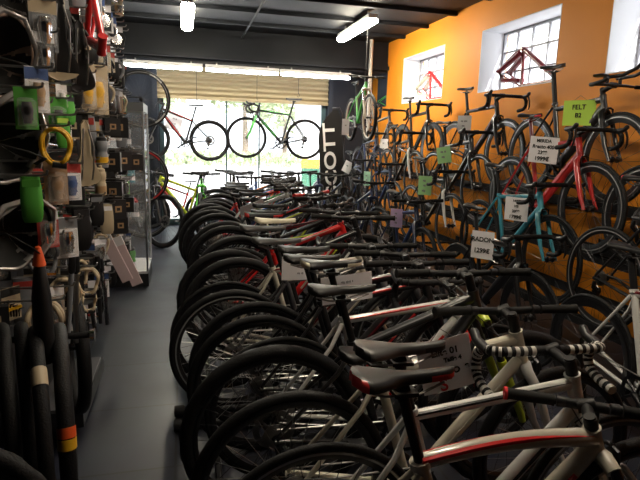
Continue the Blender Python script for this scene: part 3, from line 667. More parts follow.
# ------------------------------------------------------------------ paper sheets
def sheet(label, ctr, w, h, yaw, col, lines, tilt=0, roll=0, name='price_sheet', extra=None, group=None):
    if yaw < -30: w *= .80; h *= .86
    t = thing(name, label, 'sign', tuple(ctr), 0, group, rot=(R_(tilt), R_(roll), R_(yaw)))
    mb = MB(); n = 8; vs = []; fs = []
    for i in range(n+1):
        x = -w/2+w*i/n; y = -.006*math.cos(PI*(i/n-.5))
        vs += [(x, y, -h/2), (x, y-.004, h/2), (x, y+.0012, -h/2), (x, y-.0028, h/2)]
    for i in range(n): a = i*4; b = a+4; fs += [(a, b, b+1, a+1), (a+2, a+3, b+3, b+2), (a, a+2, b+2, b), (a+1, b+1, b+3, a+3)]
    fs += [(0, 1, 3, 2), (n*4, n*4+2, n*4+3, n*4+1)]
    mb.add(vs, fs); part('paper', mb, K[col], t)
    for (txt, sz, x, z, *c) in lines:
        if txt[0] == '~':                                    # print too small to read: a broken line of strokes
            q = MB(); n_ = len(txt)*2; x0 = -sz*h*n_*.22
            for k in range(n_):
                if k % 5 == 3: continue
                a_ = x0+k*sz*h*.44; q.box((a_, -.0008, -sz*h*(.28+.1*(k % 3))), (a_+sz*h*.30, .0008, sz*h*(.30+.08*(k % 2))))
            part('lettering', q, K[c[0] if c else 'greyink'], t, M=Matrix.Translation((x*w, -.0115, z*h))); continue
        put('lettering', text_mesh(txt, sz*h*1.1, .001*h/.2), K[c[0] if c else 'ink'], t, M=Matrix.Translation((x*w, -.0115, z*h)) @ Matrix.Rotation(PI/2, 4, 'X'))
    part('string', MB().sweep([(-w*.25, 0, h/2-.01), (0, .0, h/2+.035), (w*.25, 0, h/2-.01)], .0015, 5), K['cord'], t)
    return t
def at_ground(px, X): return at_x(px[0], px[1], X)
sheet('lime sheet on the frame of the black time trial bike', at_x(579, 113, 2.93), .30, .22, -62, 'limepaper', [('FELT', .24, 0, .22), ('B2', .22, 0, -.10)])
sheet('white four line price sheet on the red aero road bike', at_x(543.5, 150, 2.73), .29, .235, -62, 'paper', [('MERIDA', .15, 0, .34), ('Reacto 400', .17, 0, .12), ('2399', .17, 0, -.10), ('1999€', .2, 0, -.34)], roll=3)
sheet('white price sheet on the celeste blue road bike', at_x(516.5, 209, 2.54), .235, .215, -58, 'paper', [('NOT', .13, 0, .34), ('105', .13, 0, .12), ('2099', .15, 0, -.10), ('1799€', .19, 0, -.34)])
sheet('white price sheet on the black floor bike below the celeste one', at_x(482.5, 245, 2.22), .215, .25, -50, 'paper', [('RADON', .2, 0, .2), ('1299€', .2, 0, -.2)])
sheet('white price sheet on the black road bike with red accents', at_x(464.5, 123, 2.93), .20, .18, -58, 'paper', [('~~~~', .14, 0, .12), ('~~', .16, 0, -.2)])
sheet('white price sheet between the hung kids bike and the wall row', at_x(384, 146, 2.9), .17, .24, -50, 'paper', [('~~', .12, 0, .2), ('~~', .16, 0, -.2)])
sheet('mint sheet on the far bikes beside the feather flag', at_x(367, 178.5, 2.5), .125, .23, -40, 'mintpaper', [('~~', .1, 0, .2), ('~', .14, 0, -.1)])
sheet('pale green sheet tilted on the middle line of wall bikes', at_x(444, 155, 2.72), .20, .20, -52, 'greenpaper', [('~~~', .14, 0, .2), ('~~', .16, 0, -.12)], roll=-10)
sheet('pale green sheet on the lowest hung line of wall bikes', at_x(425, 185.5, 2.54), .19, .24, -45, 'greenpaper', [('~~', .12, 0, .25), ('~', .14, 0, 0), ('~~', .15, 0, -.28)])
sheet('lavender sheet on the navy floor bike', at_x(396.5, 218, 2.22), .17, .235, -40, 'lavpaper', [('~~', .1, 0, .25), ('~', .14, 0, 0), ('~', .14, 0, -.25)])
sheet('white and green leaflet beside the lower end of the feather flag', at_x(347.5, 167, 2.35), .16, .20, -35, 'paper', [('~~', .14, 0, .1)], roll=25)
sheet('white card on the hung green kids bike', at_y(345.5, 127, 6.95), .10, .21, 0, 'paper', [('~', .12, 0, .1)])
sheet('large white price sheet with bold heading hung on the cream bike', at_y(446, 364, 1.52), .185, .19, -8, 'paper', [('Elite 01', .15, .0, .26), ('Taille 4', .10, .12, .10), ('o', .22, .16, -.10), ('e', .16, .36, -.08), ('S', .3, -.12, -.36, 'redink')], roll=-14)
sheet('small white card behind the dark frames in the centre row, left of two', at_y(300, 268, 2.72), .20, .13, 0, 'paper', [('~~~', .1, 0, .2, 'greyink'), ('~~~', .1, 0, -.2, 'greyink')])
sheet('wide white card behind the dark frames in the centre row, right of two', at_y(347, 288, 2.22), .24, .13, 0, 'paper', [('~~~~~', .1, 0, .25, 'greyink')], roll=-6)
sheet('pale slanted paper over the middle of the centre row', at_y(252, 207, 4.6), .22, .13, 10, 'paper', [('~~~', .12, 0, 0, 'greyink')], tilt=40, roll=-20)
sheet('white lilac paper in the frame of the hung black and red bike', at_y(174, 122, 8.99), .25, .26, 0, 'paper', [('~~~', .1, 0, .2, 'greyink'), ('~~~', .1, 0, -.1, 'greyink')], roll=16)

# ------------------------------------------------------------------ feather flag
t = thing('feather_flag', 'black feather flag with white upright lettering beside the shop window', 'flag', (2.40, 8.25, 0), rot=(0, R_(-5), 0))
mb = MB(); prof = []
n = 24
vs = []; fs = []
for i in range(n+1):
    u = i/n; z = .25+1.72*u
    xl = -.20 if u < .72 else -.20+.26*((u-.72)/.28)**2.2
    xr = .20 if u < .9 else .20-.05*((u-.9)/.1)
    if u > .72: xl, xr = xl, xr
    yy = .012*math.sin(u*9)
    vs += [(xl, yy, z), (xr, yy, z), (xl, yy+.003, z), (xr, yy+.003, z)]
for i in range(n): a = i*4; b = a+4; fs += [(a, a+1, b+1, b), (a+2, b+2, b+3, a+3), (a, b, b+2, a+2), (a+1, a+3, b+3, b+1)]
fs += [(0, 2, 3, 1), (n*4, n*4+1, n*4+3, n*4+2)]
# mirror so the curved edge faces left
mb.add(vs, fs); part('fabric', mb, K['matte'], t)
part('pole', MB().sweep([(.215, 0, 0), (.215, 0, 1.6), (.21, 0, 1.9), (.17, 0, 2.0), (.06, 0, 2.0)], .012, 8), K['dark_alu'], t)
part('ground_base', MB().box((-.12, -.18, 0), (.32, .18, .03)).rod((.215, 0, .03), (.215, 0, .16), .02), K['rail'], t)
Mx = Matrix(((0, -1, 0, -.02), (0, 0, -1, -.018), (1, 0, 0, 1.20), (0, 0, 0, 1)))
put('lettering', text_mesh('SCOTT', .36, .008), K['white_plastic'], t, M=Mx @ Matrix.Diagonal((1, .74, 1, 1)))

# ================================================================== LEFT DISPLAY WALL
m_slat = mat('dark slatwall board', (.03, .03, .034), .6)
SLATS = []
for nm, y0, y1 in (('nearer the entrance of the aisle', .8, 3.1), ('beside the glass cabinet', 3.1, 5.4)):
    t = thing('slatwall', 'dark slatted accessory wall panel full of hooks, %s' % nm, 'display wall', (XL+.02, (y0+y1)/2, .35))
    h = (y1-y0)/2-.002; mb = MB(); mb.box((-.015, -h, 0), (.0, h, 2.5))
    for k in range(16): mb.box((0, -h, .02+k*.156), (.018, h, .15+k*.156))
    part('board', mb, m_slat, t); part('kick_board', MB().box((-.015, -h, -.35), (.0, h, -.002)), m_slat, t); SLATS.append(t)
def gen_pack(kind):
    """meshes of one hanging pack, front facing -Y, top loop at the origin; list of (part name, mesh)"""
    out = []
    if kind == 'blister':
        c = MB().box((-.055, 0, -.20), (.055, .002, .015)); c.box((-.055, -.0012, -.045), (.055, 0, .012), 1); out.append(('backing_card', c.mesh('backing_card', 2)))
        g = MB(); g.sweep([(0, -.018, -.06), (0, -.02, -.10), (0, -.018, -.17)], [.016, .022, .014], 10, sq=(.8, 1.4), up=(0, 1, 0)); g.rod((-.02, -.02, -.08), (.025, -.02, -.15), .006); out.append(('tool', g.mesh('tool')))
        b = MB(); b.sweep([(0, 0, -.05), (0, -.02, -.055), (0, -.02, -.18), (0, 0, -.185)], [.045, .045, .045, .045], 8, sq=(.32, 1), up=(0, 1, 0)); out.append(('bubble', b.mesh('bubble')))
    elif kind == 'pouch':
        c = MB(); c.sweep([(0, 0, .01), (0, 0, -.02), (0, -.005, -.06), (0, -.014, -.16), (0, -.012, -.25), (0, 0, -.285)], [.055, .057, .062, .066, .062, .05], 12, sq=(.28, 1), up=(0, 1, 0)); out.append(('bag', c.mesh('bag')))
        h = MB().box((-.05, -.022, -.055), (.05, -.018, -.01)).box((-.05, .018, -.055), (.05, .021, -.01)); out.append(('header_card', h.mesh('header_card')))
    elif kind == 'box':
        c = MB().box((-.06, -.03, -.15), (.06, .03, -.01)); c.box((-.02, .0, -.01), (.02, .002, .02)); out.append(('carton', c.mesh('carton')))
        h = MB().box((-.024, -.0315, -.10), (.024, -.030, -.055)); h.box((-.012, -.0325, -.088), (.012, -.0314, -.067), 1); out.append(('square_print', h.mesh('square_print', 2)))
    elif kind == 'glove':
        c = MB(); c.sweep([(0, 0, .0), (0, -.004, -.05), (0, -.01, -.10), (0, -.01, -.15)], [.036, .04, .05, .045], 10, sq=(.35, 1), up=(0, 1, 0))
        for k in range(4): x = -.036+.024*k; c.sweep([(x, -.01, -.14), (x*1.1, -.014, -.185-.012*(k in (1, 2))), (x*1.15, -.012, -.205-.014*(k in (1, 2)))], [.013, .0125, .008], 8)
        c.sweep([(.042, -.008, -.09), (.064, -.014, -.125), (.07, -.014, -.15)], [.014, .012, .008], 8); out.append(('glove_shell', c.mesh('glove_shell')))
        h = MB().box((-.03, -.018, -.05), (.03, -.014, .0)); out.append(('cuff_tag', h.mesh('cuff_tag')))
    elif kind == 'lock':
        c = MB(); pts = [V((.07*math.cos(a)*(1+.05*math.sin(3*a)), -.012*math.sin(5*a)-.01, -.10+.095*math.sin(a))) for a in [2*PI*k/28 for k in range(28)]]
        c.sweep(pts, .011, 8, closed=True); pts = [p*1.0+V((.01, .022, .006)) for p in pts]; c.sweep(pts, .011, 8, closed=True); out.append(('cable_loop', c.mesh('cable_loop')))
        h = MB().rod((-.02, -.012, -.195), (.05, -.012, -.205), .018); out.append(('lock_head', h.mesh('lock_head')))
    elif kind == 'bottle':
        c = MB().lathe([(0, -.21), (.034, -.21), (.036, -.20), (.036, -.13), (.031, -.12), (.031, -.105), (.036, -.095), (.036, -.06), (.030, -.045)], 20); out.append(('flask', c.mesh('flask')))
        h = MB().lathe([(.031, -.048), (.031, -.028), (.02, -.022), (.013, -.018), (.013, -.002), (0, 0)], 20); out.append(('cap', h.mesh('cap')))
        h = MB().lathe([(.0365, -.19), (.0368, -.19), (.0368, -.145), (.0365, -.145)], 20, closed=True); out.append(('band', h.mesh('band')))
    elif kind == 'keys':
        c = MB().box((-.055, 0, -.16), (.055, .002, .015)); c.box((-.055, -.0012, -.03), (.055, 0, .012), 1); out.append(('backing_card', c.mesh('backing_card', 2)))
        g = MB()
        for k in range(6): x = -.042+.016*k; g.sweep([(x+.022, -.008, -.05-.012*k), (x, -.008, -.05-.012*k), (x-.004, -.008, -.06-.012*k), (x-.004, -.008, -.13-.004*k)], .0034, 6)
        out.append(('hex_keys', g.mesh('hex_keys')))
        g = MB().box((-.05, -.014, -.105), (.05, -.004, -.09)); out.append(('key_holder', g.mesh('key_holder')))
    elif kind == 'sprocket':
        c = MB().box((-.06, 0, -.19), (.06, .002, .015)); c.box((-.06, -.0012, -.045), (.06, 0, .012), 1); out.append(('backing_card', c.mesh('backing_card', 2)))
        g = MB()
        for k in range(5):
            r0 = .055-.007*k; vs = []; n = 36; y = -.006-.006*k
            for yy in (y, y-.003):
                for q in range(n): rr = r0*(1.0 if q % 2 else .9); vs.append((rr*math.cos(2*PI*q/n), yy, -.115+rr*math.sin(2*PI*q/n)))
            g.add(vs, [tuple(range(n)), tuple(range(2*n-1, n-1, -1))]+[(q, (q+1) % n, n+(q+1) % n, n+q) for q in range(n)], 0, False)
        out.append(('sprockets', g.mesh('sprockets')))
    return out
PK = {k: gen_pack(k) for k in ('blister', 'pouch', 'box', 'glove', 'lock', 'bottle', 'keys', 'sprocket')}
def pack(kind, mats, label, loc, yaw, scale=1, group=None, tilt=0, name=None, peg=False):
    nm = name or {'blister': 'blister_pack', 'pouch': 'accessory_pouch', 'box': 'bike_light_box', 'glove': 'cycling_glove', 'lock': 'cable_lock', 'bottle': 'water_bottle', 'keys': 'tool_pack', 'sprocket': 'sprocket_pack'}[kind]
    cat = {'blister': 'blister pack', 'pouch': 'pouch', 'box': 'box', 'glove': 'glove', 'lock': 'lock', 'bottle': 'bottle', 'keys': 'tool pack', 'sprocket': 'sprocket pack'}[kind]
    t = thing(nm, label, cat, loc, 0, group, rot=(0, R_(tilt), R_(yaw))); t.scale = (scale,)*3
    if peg and .85 < loc[1] < 5.38:
        bay = SLATS[0 if loc[1] < 3.1 else 1]; L = loc[0]-XL-.035
        q = MB().rod((0, 0, 0), (L+.03, 0, 0), .004, n=6).sweep([(L+.03, 0, 0), (L+.042, 0, .004), (L+.046, 0, .016)], .004, 6)
        part('hook', q, K['steel'], bay, loc=(.018, loc[1]-bay.location.y, loc[2]+.008-.35))
    for (pn, me), m in zip(PK[kind], mats): put(pn, me, [K[q] for q in m] if isinstance(m, tuple) else K[m], t)
    return t
ROWN = ['first', 'second', 'third', 'fourth', 'fifth', 'sixth', 'seventh', 'eighth', 'ninth']
VAR = [('keys', (('matte', 'redcard'), 'chrome', 'blackplastic'), 'red headed hex key card'), ('sprocket', (('matte', 'paper'), 'chrome'), 'black chrome sprocket card'), ('keys', (('paper', 'greyplastic'), 'steel', 'redcard'), 'white hex key card'), ('sprocket', (('paper', 'bluecard'), 'dark_alu'), 'white dark sprocket card'), ('keys', (('beige', 'ink'), 'dark_alu', 'yellow'), 'beige hex key card'), ('lock', ('beige', 'chrome'), 'beige cable lock with chrome head'),
 ('blister', (('blackplastic', 'redcard'), 'steel', 'clear'), 'dark carded tool with red header'), ('pouch', ('blackplastic', 'greyplastic'), 'black pouch with grey header'), ('blister', (('matte', 'paper'), 'dark_alu', 'clear'), 'black carded part with white header'),
       ('glove', ('matte', 'greyplastic'), 'black cycling glove'), ('pouch', ('matte', 'paper'), 'black pouch with white header'), ('lock', ('matte', 'chrome'), 'black cable lock with chrome head'), ('blister', (('paper', 'bluecard'), 'chrome', 'clear'), 'white carded part with blue header'),
       ('pouch', ('greyplastic', 'redcard'), 'grey pouch with red header'), ('box', ('blackplastic', ('beige', 'ink')), 'black box with pale square print'), ('blister', (('brown', 'paper'), 'blackplastic', 'clear'), 'brown carded part with white header'),
       ('pouch', ('blackplastic', 'blackplastic'), 'plain black pouch'), ('blister', (('greenplastic', 'paper'), 'blackplastic', 'clear'), 'green carded part with white header'), ('lock', ('greyplastic', 'chrome'), 'grey cable lock with chrome head'), ('blister', (('beige', 'redcard'), 'steel', 'clear'), 'beige carded part with red header')]
hook = MB().rod((0, 0, 0), (.42, 0, .0), .004, n=6).sweep([(.42, 0, 0), (.435, 0, .004), (.44, 0, .018)], .004, 6).mesh('hook')
rows = [.62, .88, 1.12, 1.36, 1.60, 1.85, 2.10, 2.38, 2.70]
cnt = 0
rnd = random.Random(3)
for ri, z in enumerate(rows):
    seen = {}
    y = 2.05+.05*(ri % 3)
    while y < 5.25:
        L = rnd.uniform(.85, 1.0)
        if ri > 0 or y > 2.5:
            bay = SLATS[0 if y < 3.1 else 1]; put('hook', hook, K['steel'], bay, loc=(.018, y-bay.location.y, z-.35))
            for j, xx in enumerate((.36, .20)):
                kind, mats, desc = VAR[(cnt*5+ri*3+j*4+rnd.randrange(3)) % len(VAR)]
                key = (desc, j); seen[key] = seen.get(key, 0)+1
                lab = '%s, front of %s hook row up, %s towards glass cabinet' if j == 0 else '%s, back of %s hook row up, %s towards glass cabinet'
                pack(kind, mats, lab % (desc, ROWN[ri], (['first']+NTH[1:])[seen[key]-1]), (XL+.038+xx, y, z-.008), rnd.uniform(0, 60), rnd.uniform(.62, .88), group='goods hanging on the accessory wall')
                cnt += 1
        y += rnd.uniform(.155, .215)
# ---- helmets
def helmet(label, loc, rot, shellm, scale=1.0):
    t = thing('bicycle_helmet', label, 'helmet', loc, rot=[R_(a) for a in rot]); t.scale = (scale,)*3
    nU, nV = 36, 12
    def pt(u, v, k=1.0):       # u round the head, v up to the crown; front is +x
        a = 2*PI*u/nU; b = (PI/2)*v/nV
        x = .148*math.cos(a)*math.cos(b)*k; y = .108*math.sin(a)*math.cos(b)*k; z = .128*math.sin(b)*k
        if x < 0: z -= .02*(1-v/nV)*abs(math.cos(a)); x *= 1.08
        return V((x, y, z))
    vs = []; fs = []
    for v in range(nV):
        for u in range(nU):
            rib = 1+.03*math.cos(4*PI*(abs(((u+nU/4) % (nU/2))-nU/4))/(nU/4))
            vs.append(pt(u, v, rib))
    for v in range(nV-1):
        for u in range(nU):
            w = (u+1) % nU
            yb = abs(pt(u+.5, v+.5).y)
            vent = 2 <= v <= 8 and u % 4 in (1, 2) and v not in (5,)
            if not vent: fs.append((v*nU+u, v*nU+w, (v+1)*nU+w, (v+1)*nU+u))
    fs.append(tuple((nV-1)*nU+u for u in range(nU)))
    mb = MB(); mb.add(vs, fs); me = mb.mesh('shell')
    o = put('shell', me, K[shellm], t); sm = o.modifiers.new('thickness', 'SOLIDIFY'); sm.thickness = .012; sm.offset = -1
    vs = []; fs = []
    for v in range(nV):
        for u in range(nU): vs.append(pt(u, v, .88))
    for v in range(nV-1):
        for u in range(nU): w = (u+1) % nU; fs.append((v*nU+u, v*nU+w, (v+1)*nU+w, (v+1)*nU+u))
    fs.append(tuple((nV-1)*nU+u for u in range(nU)))
    mb = MB(); mb.add(vs, fs); part('liner', mb, K['foam'], t)
    mb = MB().sweep([(.05, -.095, 0), (.03, -.08, -.08), (.03, 0, -.12), (.03, .08, -.08), (.05, .095, 0)], .006, 6, sq=(.4, 1.4)); part('chin_strap', mb, K['cord'], t)
    mb = MB(); mb.sweep([(.06, -.112, .01), (-.06, -.11, .0), (-.155, -.04, -.01), (-.155, .04, -.01), (-.06, .11, .0), (.06, .112, .01)], .015, 8, sq=(1.2, .8), up=(0, 0, 1)); part('rim_band', mb, K['helmetsilver'], t)
    return t
def open_rot(yaw, roll=0): return [math.degrees(q) for q in (Matrix.Rotation(R_(yaw), 4, 'Z') @ Matrix.Rotation(R_(roll), 4, 'Y') @ Matrix.Rotation(R_(-90), 4, 'X') @ Matrix.Rotation(R_(90), 4, 'Z')).to_euler()]
helmet('bronze helmet hung open side out on the accessory wall', at_x(5, 57, -.56), open_rot(45, 12), 'helmetbrown', .9)
helmet('silver rimmed helmet hung open side out below the bronze one', at_x(12, 142, -.54), open_rot(42, 18), 'helmetsilver', .95)
helmet('silver rimmed helmet in the lower part of the accessory wall', at_x(20, 236, -.52), open_rot(40, 40), 'helmetsilver', .85)
helmet('dark helmet hanging above the bronze one', at_x(14, -2, -.56), open_rot(40, 60), 'helmetsilver', .9)
helmet('black helmet hanging between the two silver rimmed helmets', at_x(2, 195, -.62), open_rot(30, 0), 'blackplastic', .9)
# ---- singular goods, each at its own place
for (lab, p, kind, mats, yaw, sc) in (
 ('large green card pack left of the white carded goods, upper accessory wall', at_x(25, 90, -.44), 'blister', (('greenplastic', 'greenplastic'), 'blackplastic', 'clear'), 25, 0.56),
 ('small green card pack right of the larger green one', at_x(57, 100, -.44), 'blister', (('greenplastic', 'greenplastic'), 'blackplastic', 'clear'), 30, 0.59),
 ('bright green pack above the yellow coiled lock', at_x(62, 117, -.42), 'pouch', ('greenplastic', 'limepaper'), 30, 0.38),
 ('tall green pack beside the low helmet', at_x(30, 178, -.44), 'pouch', ('greenplastic', 'greenplastic'), 20, 0.46),
 ('green pack hanging above the green and black goods, second hook from the camera', at_x(69, 96, -.42), 'pouch', ('greenplastic', 'blackplastic'), 60, 0.37),
 ('yellow coiled cable lock on the accessory wall', at_x(54, 128, -.42), 'lock', ('yellow', 'blackplastic'), 15, 0.62),
 ('beige curved cable lock low on the accessory wall', at_x(86, 268, -.44), 'lock', ('beige', 'blackplastic'), 20, 0.65),
 ('beige looped lock below the curved one', at_x(88, 292, -.46), 'lock', ('beige', 'blackplastic'), 40, 0.50),
 ('clear pack with yellow insert high on the accessory wall', at_x(95, 68, -.44), 'blister', (('beige', 'beige'), 'yellow', 'clear'), 30, 1.18),
 ('second clear pack with yellow insert, nearer the hanging red frame', at_x(86, 74, -.47), 'blister', (('beige', 'paper'), 'yellow', 'clear'), 30, 0.87),
 ('tall silver carded pack at the top of the accessory wall', at_x(42, 2, -.46), 'blister', (('greyplastic', 'beige'), 'chrome', 'clear'), 25, 0.81),
 ('silver carded pack below the tall silver one', at_x(43, 34, -.46), 'blister', (('blackplastic', 'paper'), 'chrome', 'clear'), 25, 0.62),
 ('white and red boxed pack in the middle of the accessory wall', at_x(70, 165, -.44), 'blister', (('paper', 'redcard'), 'bluecard', 'clear'), 25, 0.71),
 ('brown cardboard pack beside the white and red one', at_x(55, 164, -.43), 'blister', (('brown', 'brown'), 'brown', 'clear'), 30, 0.71),
 ('narrow white carded strip pack above the small green card', at_x(61, 86, -.44), 'blister', (('paper', 'paper'), 'white_plastic', 'clear'), 50, 0.43),
 ('blue and white carded pack left of the strip pack', at_x(36, 70, -.44), 'blister', (('paper', 'bluecard'), 'tan', 'clear'), 35, 0.65),
 ('black flask with grey and yellow bands', at_x(101, 133, -.44), 'bottle', ('greyplastic', 'blackplastic', 'yellow'), 0, 0.90),
 ('beige squat flask under the banded black flask', at_x(100, 165, -.44), 'bottle', ('beige', 'beige', 'tan'), 0, 0.78),
 ('red and white carded pack near the low helmet', at_x(47, 212, -.45), 'blister', (('redcard', 'paper'), 'chrome', 'clear'), 30, 0.62),
 ('silver carded pack under the red and white one', at_x(66, 220, -.44), 'blister', (('paper', 'greyplastic'), 'chrome', 'clear'), 30, 0.74),
 ('clear bag of tan goods beside the black light boxes', at_x(106, 205, -.44), 'pouch', ('beige', 'paper'), 15, 0.59),
 ('grey labelled pouch below the beige flask', at_x(96, 196, -.46), 'pouch', ('blackplastic', 'greyplastic'), 20, 0.56),
 ('black long pouch under the shelf of white carded goods', at_x(80, 208, -.46), 'pouch', ('matte', 'blackplastic'), 35, 0.68),
 ('silver carded chain low beside the leaflets', at_x(100, 240, -.46), 'blister', (('greyplastic', 'paper'), 'chrome', 'clear'), 40, 0.62),
 ): pack(kind, mats, lab, tuple(p), yaw, sc, peg=True)
ri = 0
for (px, py, X, w_) in ((112, 117, -.43, 'upper left of the group'), (119, 116, -.40, 'upper right of the group'), (112, 151, -.43, 'in the middle left of the group'), (135, 153, -.33, 'at the right of the group'), (122, 150, -.41, 'in the centre of the group'), (116, 198, -.42, 'low left of the group'), (127, 196, -.38, 'low right of the group'), (120, 216, -.42, 'lowest of the group'), (113, 180, -.44, 'below the middle left one'), (108, 112, -.46, 'highest of the group')):
    pack('box', ('blackplastic', ('tan', 'ink')), 'black light box with pale square, %s before glass cabinet' % w_, tuple(at_x(px, py, X)), rnd.uniform(-10, 40), rnd.uniform(.72, .95), group='black light boxes before the glass cabinet', peg=True)
# saddles hung nose down on the wall
for (lab, px, py, X, cm, ac) in (('tan and black saddle hanging nose up near the top of the accessory wall', 58, 40, -.46, 'leather', 'beige'), ('black saddle hanging beside the tan and black one', 78, 58, -.46, 'leather', 'leather'), ('beige saddle hanging in the gap behind the coiled lock', 84, 155, -.46, 'beige', 'beige')):
    t = thing('bicycle_saddle', lab, 'saddle', tuple(at_x(px, py, X)), rot=(R_(0), R_(-85), R_(-60))); t.scale = (1.15,)*3
    put('cover', SADDLE, [K[cm], K[ac]], t); put('rails', RAILS, K['steel'], t)
# tights in a long black bag with a red tie
t = thing('garment_bag', 'long black garment bag with a red top hanging low on the accessory wall', 'bag', tuple(at_x(39, 262, -.46)), R_(20))
part('bag_body', MB().sweep([(0, 0, .02), (0, 0, -.02), (0, 0, -.12), (0, 0, -.26), (0, 0, -.34)], [.012, .03, .05, .052, .04], 14, sq=(.6, 1)), K['matte'], t); part('tie', MB().sweep([(0, 0, .05), (0, 0, .02), (0, 0, -.01)], [.012, .022, .03], 10, sq=(.7, 1)), K['orangeplastic'], t)
# leaflet bags
for (lab, px, py, ro, X) in (('pale plastic sleeve hanging aslant before the glass cabinet, left one', 116, 258, -24, -.44), ('pale plastic sleeve hanging aslant before the glass cabinet, right one', 127, 262, -22, -.38)):
    t = thing('plastic_sleeve', lab, 'sleeve', tuple(at_x(px, py, X)), rot=(0, R_(ro), R_(-5)))
    part('sleeve', MB().box((-.036, -.006, -.17), (.036, .006, .17)), K['pink'], t); part('header_strip', MB().box((-.038, -.008, .12), (.038, .008, .18)), K['white_plastic'], t)
# glass cabinet at the end of the wall
t = thing('glass_cabinet', 'glass display cabinet on a black plinth at the far end of the accessory wall', 'cabinet', (-.63, 5.75, 0))
part('plinth', MB().box((-.27, -.32, 0), (.27, .32, .13)), K['blackplastic'], t)
part('tray', MB().box((-.265, -.315, .13), (.265, .315, .155)), K['white_plastic'], t)
part('cabinet_top', MB().box((-.27, -.32, 1.72), (.27, .32, 1.80)), K['greyplastic'], t)
for sx in (-1, 1):
    for sy in (-1, 1): part('post', MB().box((sx*.262-.008, sy*.312-.008, .155), (sx*.262+.008, sy*.312+.008, 1.72)), K['alu'], t)
for z in (.66, 1.02, 1.38): part('shelf', MB().box((-.25, -.30, z), (.25, .30, z+.008)), m_glass, t)
part('pane', MB().box((-.25, -.314, .16), (.25, -.310, 1.715)), m_glass, t); part('pane', MB().box((.258, -.30, .16), (.262, .30, 1.715)), m_glass, t)
for i, (x, y, z, mm, cap, sc, lab) in enumerate(((-.05, -.18, .155, 'orangeplastic', 'blackplastic', 1.3, 'orange red bottle on the floor of the glass cabinet'), (.10, -.2, .155, 'greenplastic', 'blackplastic', 1.2, 'green bottle on the floor of the glass cabinet'), (-.18, -.15, .155, 'tan', 'blackplastic', 1.1, 'tan bottle on the floor of the glass cabinet'),
    (.0, -.1, .668, 'white_plastic', 'red', 1, 'white bottle on the lowest glass shelf'), (.15, -.15, .668, 'greyplastic', 'redink', 1, 'grey bottle on the lowest glass shelf'), (-.1, -.15, 1.028, 'white_plastic', 'blackplastic', 1, 'white bottle on the middle glass shelf'), (.12, -.1, 1.028, 'celeste', 'blackplastic', 1, 'pale blue bottle on the middle glass shelf'), (.1, -.15, 1.388, 'greyplastic', 'blackplastic', 1, 'grey bottle on the top glass shelf'))):
    pack('bottle', (mm, cap, 'paper'), lab, (-.63+x, 5.75+y, z+.21*sc), 0, sc)
# tyres on a low peg, seen along their treads
def tyre(label, X, Y, z, yaw, R, r, m='rubber', tagm=None, sx=1, band=None):
    t = thing('tyre_ring', label, 'tyre', (X, Y, z), R_(yaw))
    mb = MB(); pts = [V((0, R*.92*math.cos(2*PI*k/56), R*1.06*math.sin(2*PI*k/56))) for k in range(56)]
    mb.sweep(pts, r, 12, closed=True, sq=(1, 1.1), up=(1, 0, 0)); part('tread', mb, K[m], t)
    for k in range(0): pass
    for (a, mm, ln) in (tagm or []):
        p = [V((0, R*.92*math.cos(a+k*ln), R*1.06*math.sin(a+k*ln))) for k in range(6)]
        mb = MB().sweep(p, r*1.08, 12, sq=(1, 1.12), up=(1, 0, 0)); o = part('tyre_label', mb, K[mm], t)
    return t
tyre('black tyre hanging at the left edge, outermost of the low tyres', -.655, 1.86, .50, 19, .33, .026)
tyre('black tyre second from the left edge among the low tyres', -.60, 1.9, .48, 18, .33, .024)
tyre('black tyre third from the left edge among the low tyres', -.55, 1.93, .47, 16.5, .33, .024)
tyre('black tyre with a beige label, fourth among the low tyres', -.49, 1.86, .48, 15.5, .33, .022, tagm=[(PI-1.0, 'beige', .035)])
tyre('black tyre with a red and yellow label nearest the aisle', -.43, 1.92, .46, 13, .33, .026, tagm=[(PI-.42, 'orangeplastic', .018), (PI-.32, 'yellow', .018)])
tyre('black tyre with tan side rolled behind the labelled ones', -.52, 2.6, .48, 20, .26, .03, tagm=[(1.2, 'tan', .09), (.3, 'tan', .05)])
t = thing('peg_rail', 'dark steel peg rail the low tyres hang from', 'rail', (XL+.04, 1.95, .80))
part('rail_tube', MB().rod((-.02, -.05, .0), (.56, -.03, .0), .012), K['rail'], t); part('end_stop', MB().lathe([(0, .55), (.022, .55), (.022, .565), (0, .565)], 12, 'x', c=(0, -.03, 0)), K['chrome'], t)
W = wheel_meshes('mtb', .37, .024)
t = thing('display_wheelset', 'dark wheel with wide tyre standing on the floor before the low tyres', 'wheel', (-.70, 1.43, .371), R_(3))
put('rim', W['rim'], [K['black'], K['dark_alu']], t); put('tyre', W['tyre'], K['rubber'], t); put('spokes', W['spokes'], K['steel'], t); put('hub', W['hub'], K['dark_alu'], t)
# low bench
t = thing('low_bench', 'low black bench with pale top under the hanging goods', 'bench', (-.70, 2.95, 0))
part('top', MB().box((-.20, -.34, .07), (.20, .34, .155)), K['blackplastic'], t)
part('top_mat', MB().box((-.02, -.32, .155), (.19, .32, .163)), K['grey'], t)
for sy in (-1, 1): part('leg', MB().box((-.18, sy*.28-.03, 0), (.10, sy*.28+.03, .07)), K['blackplastic'], t)
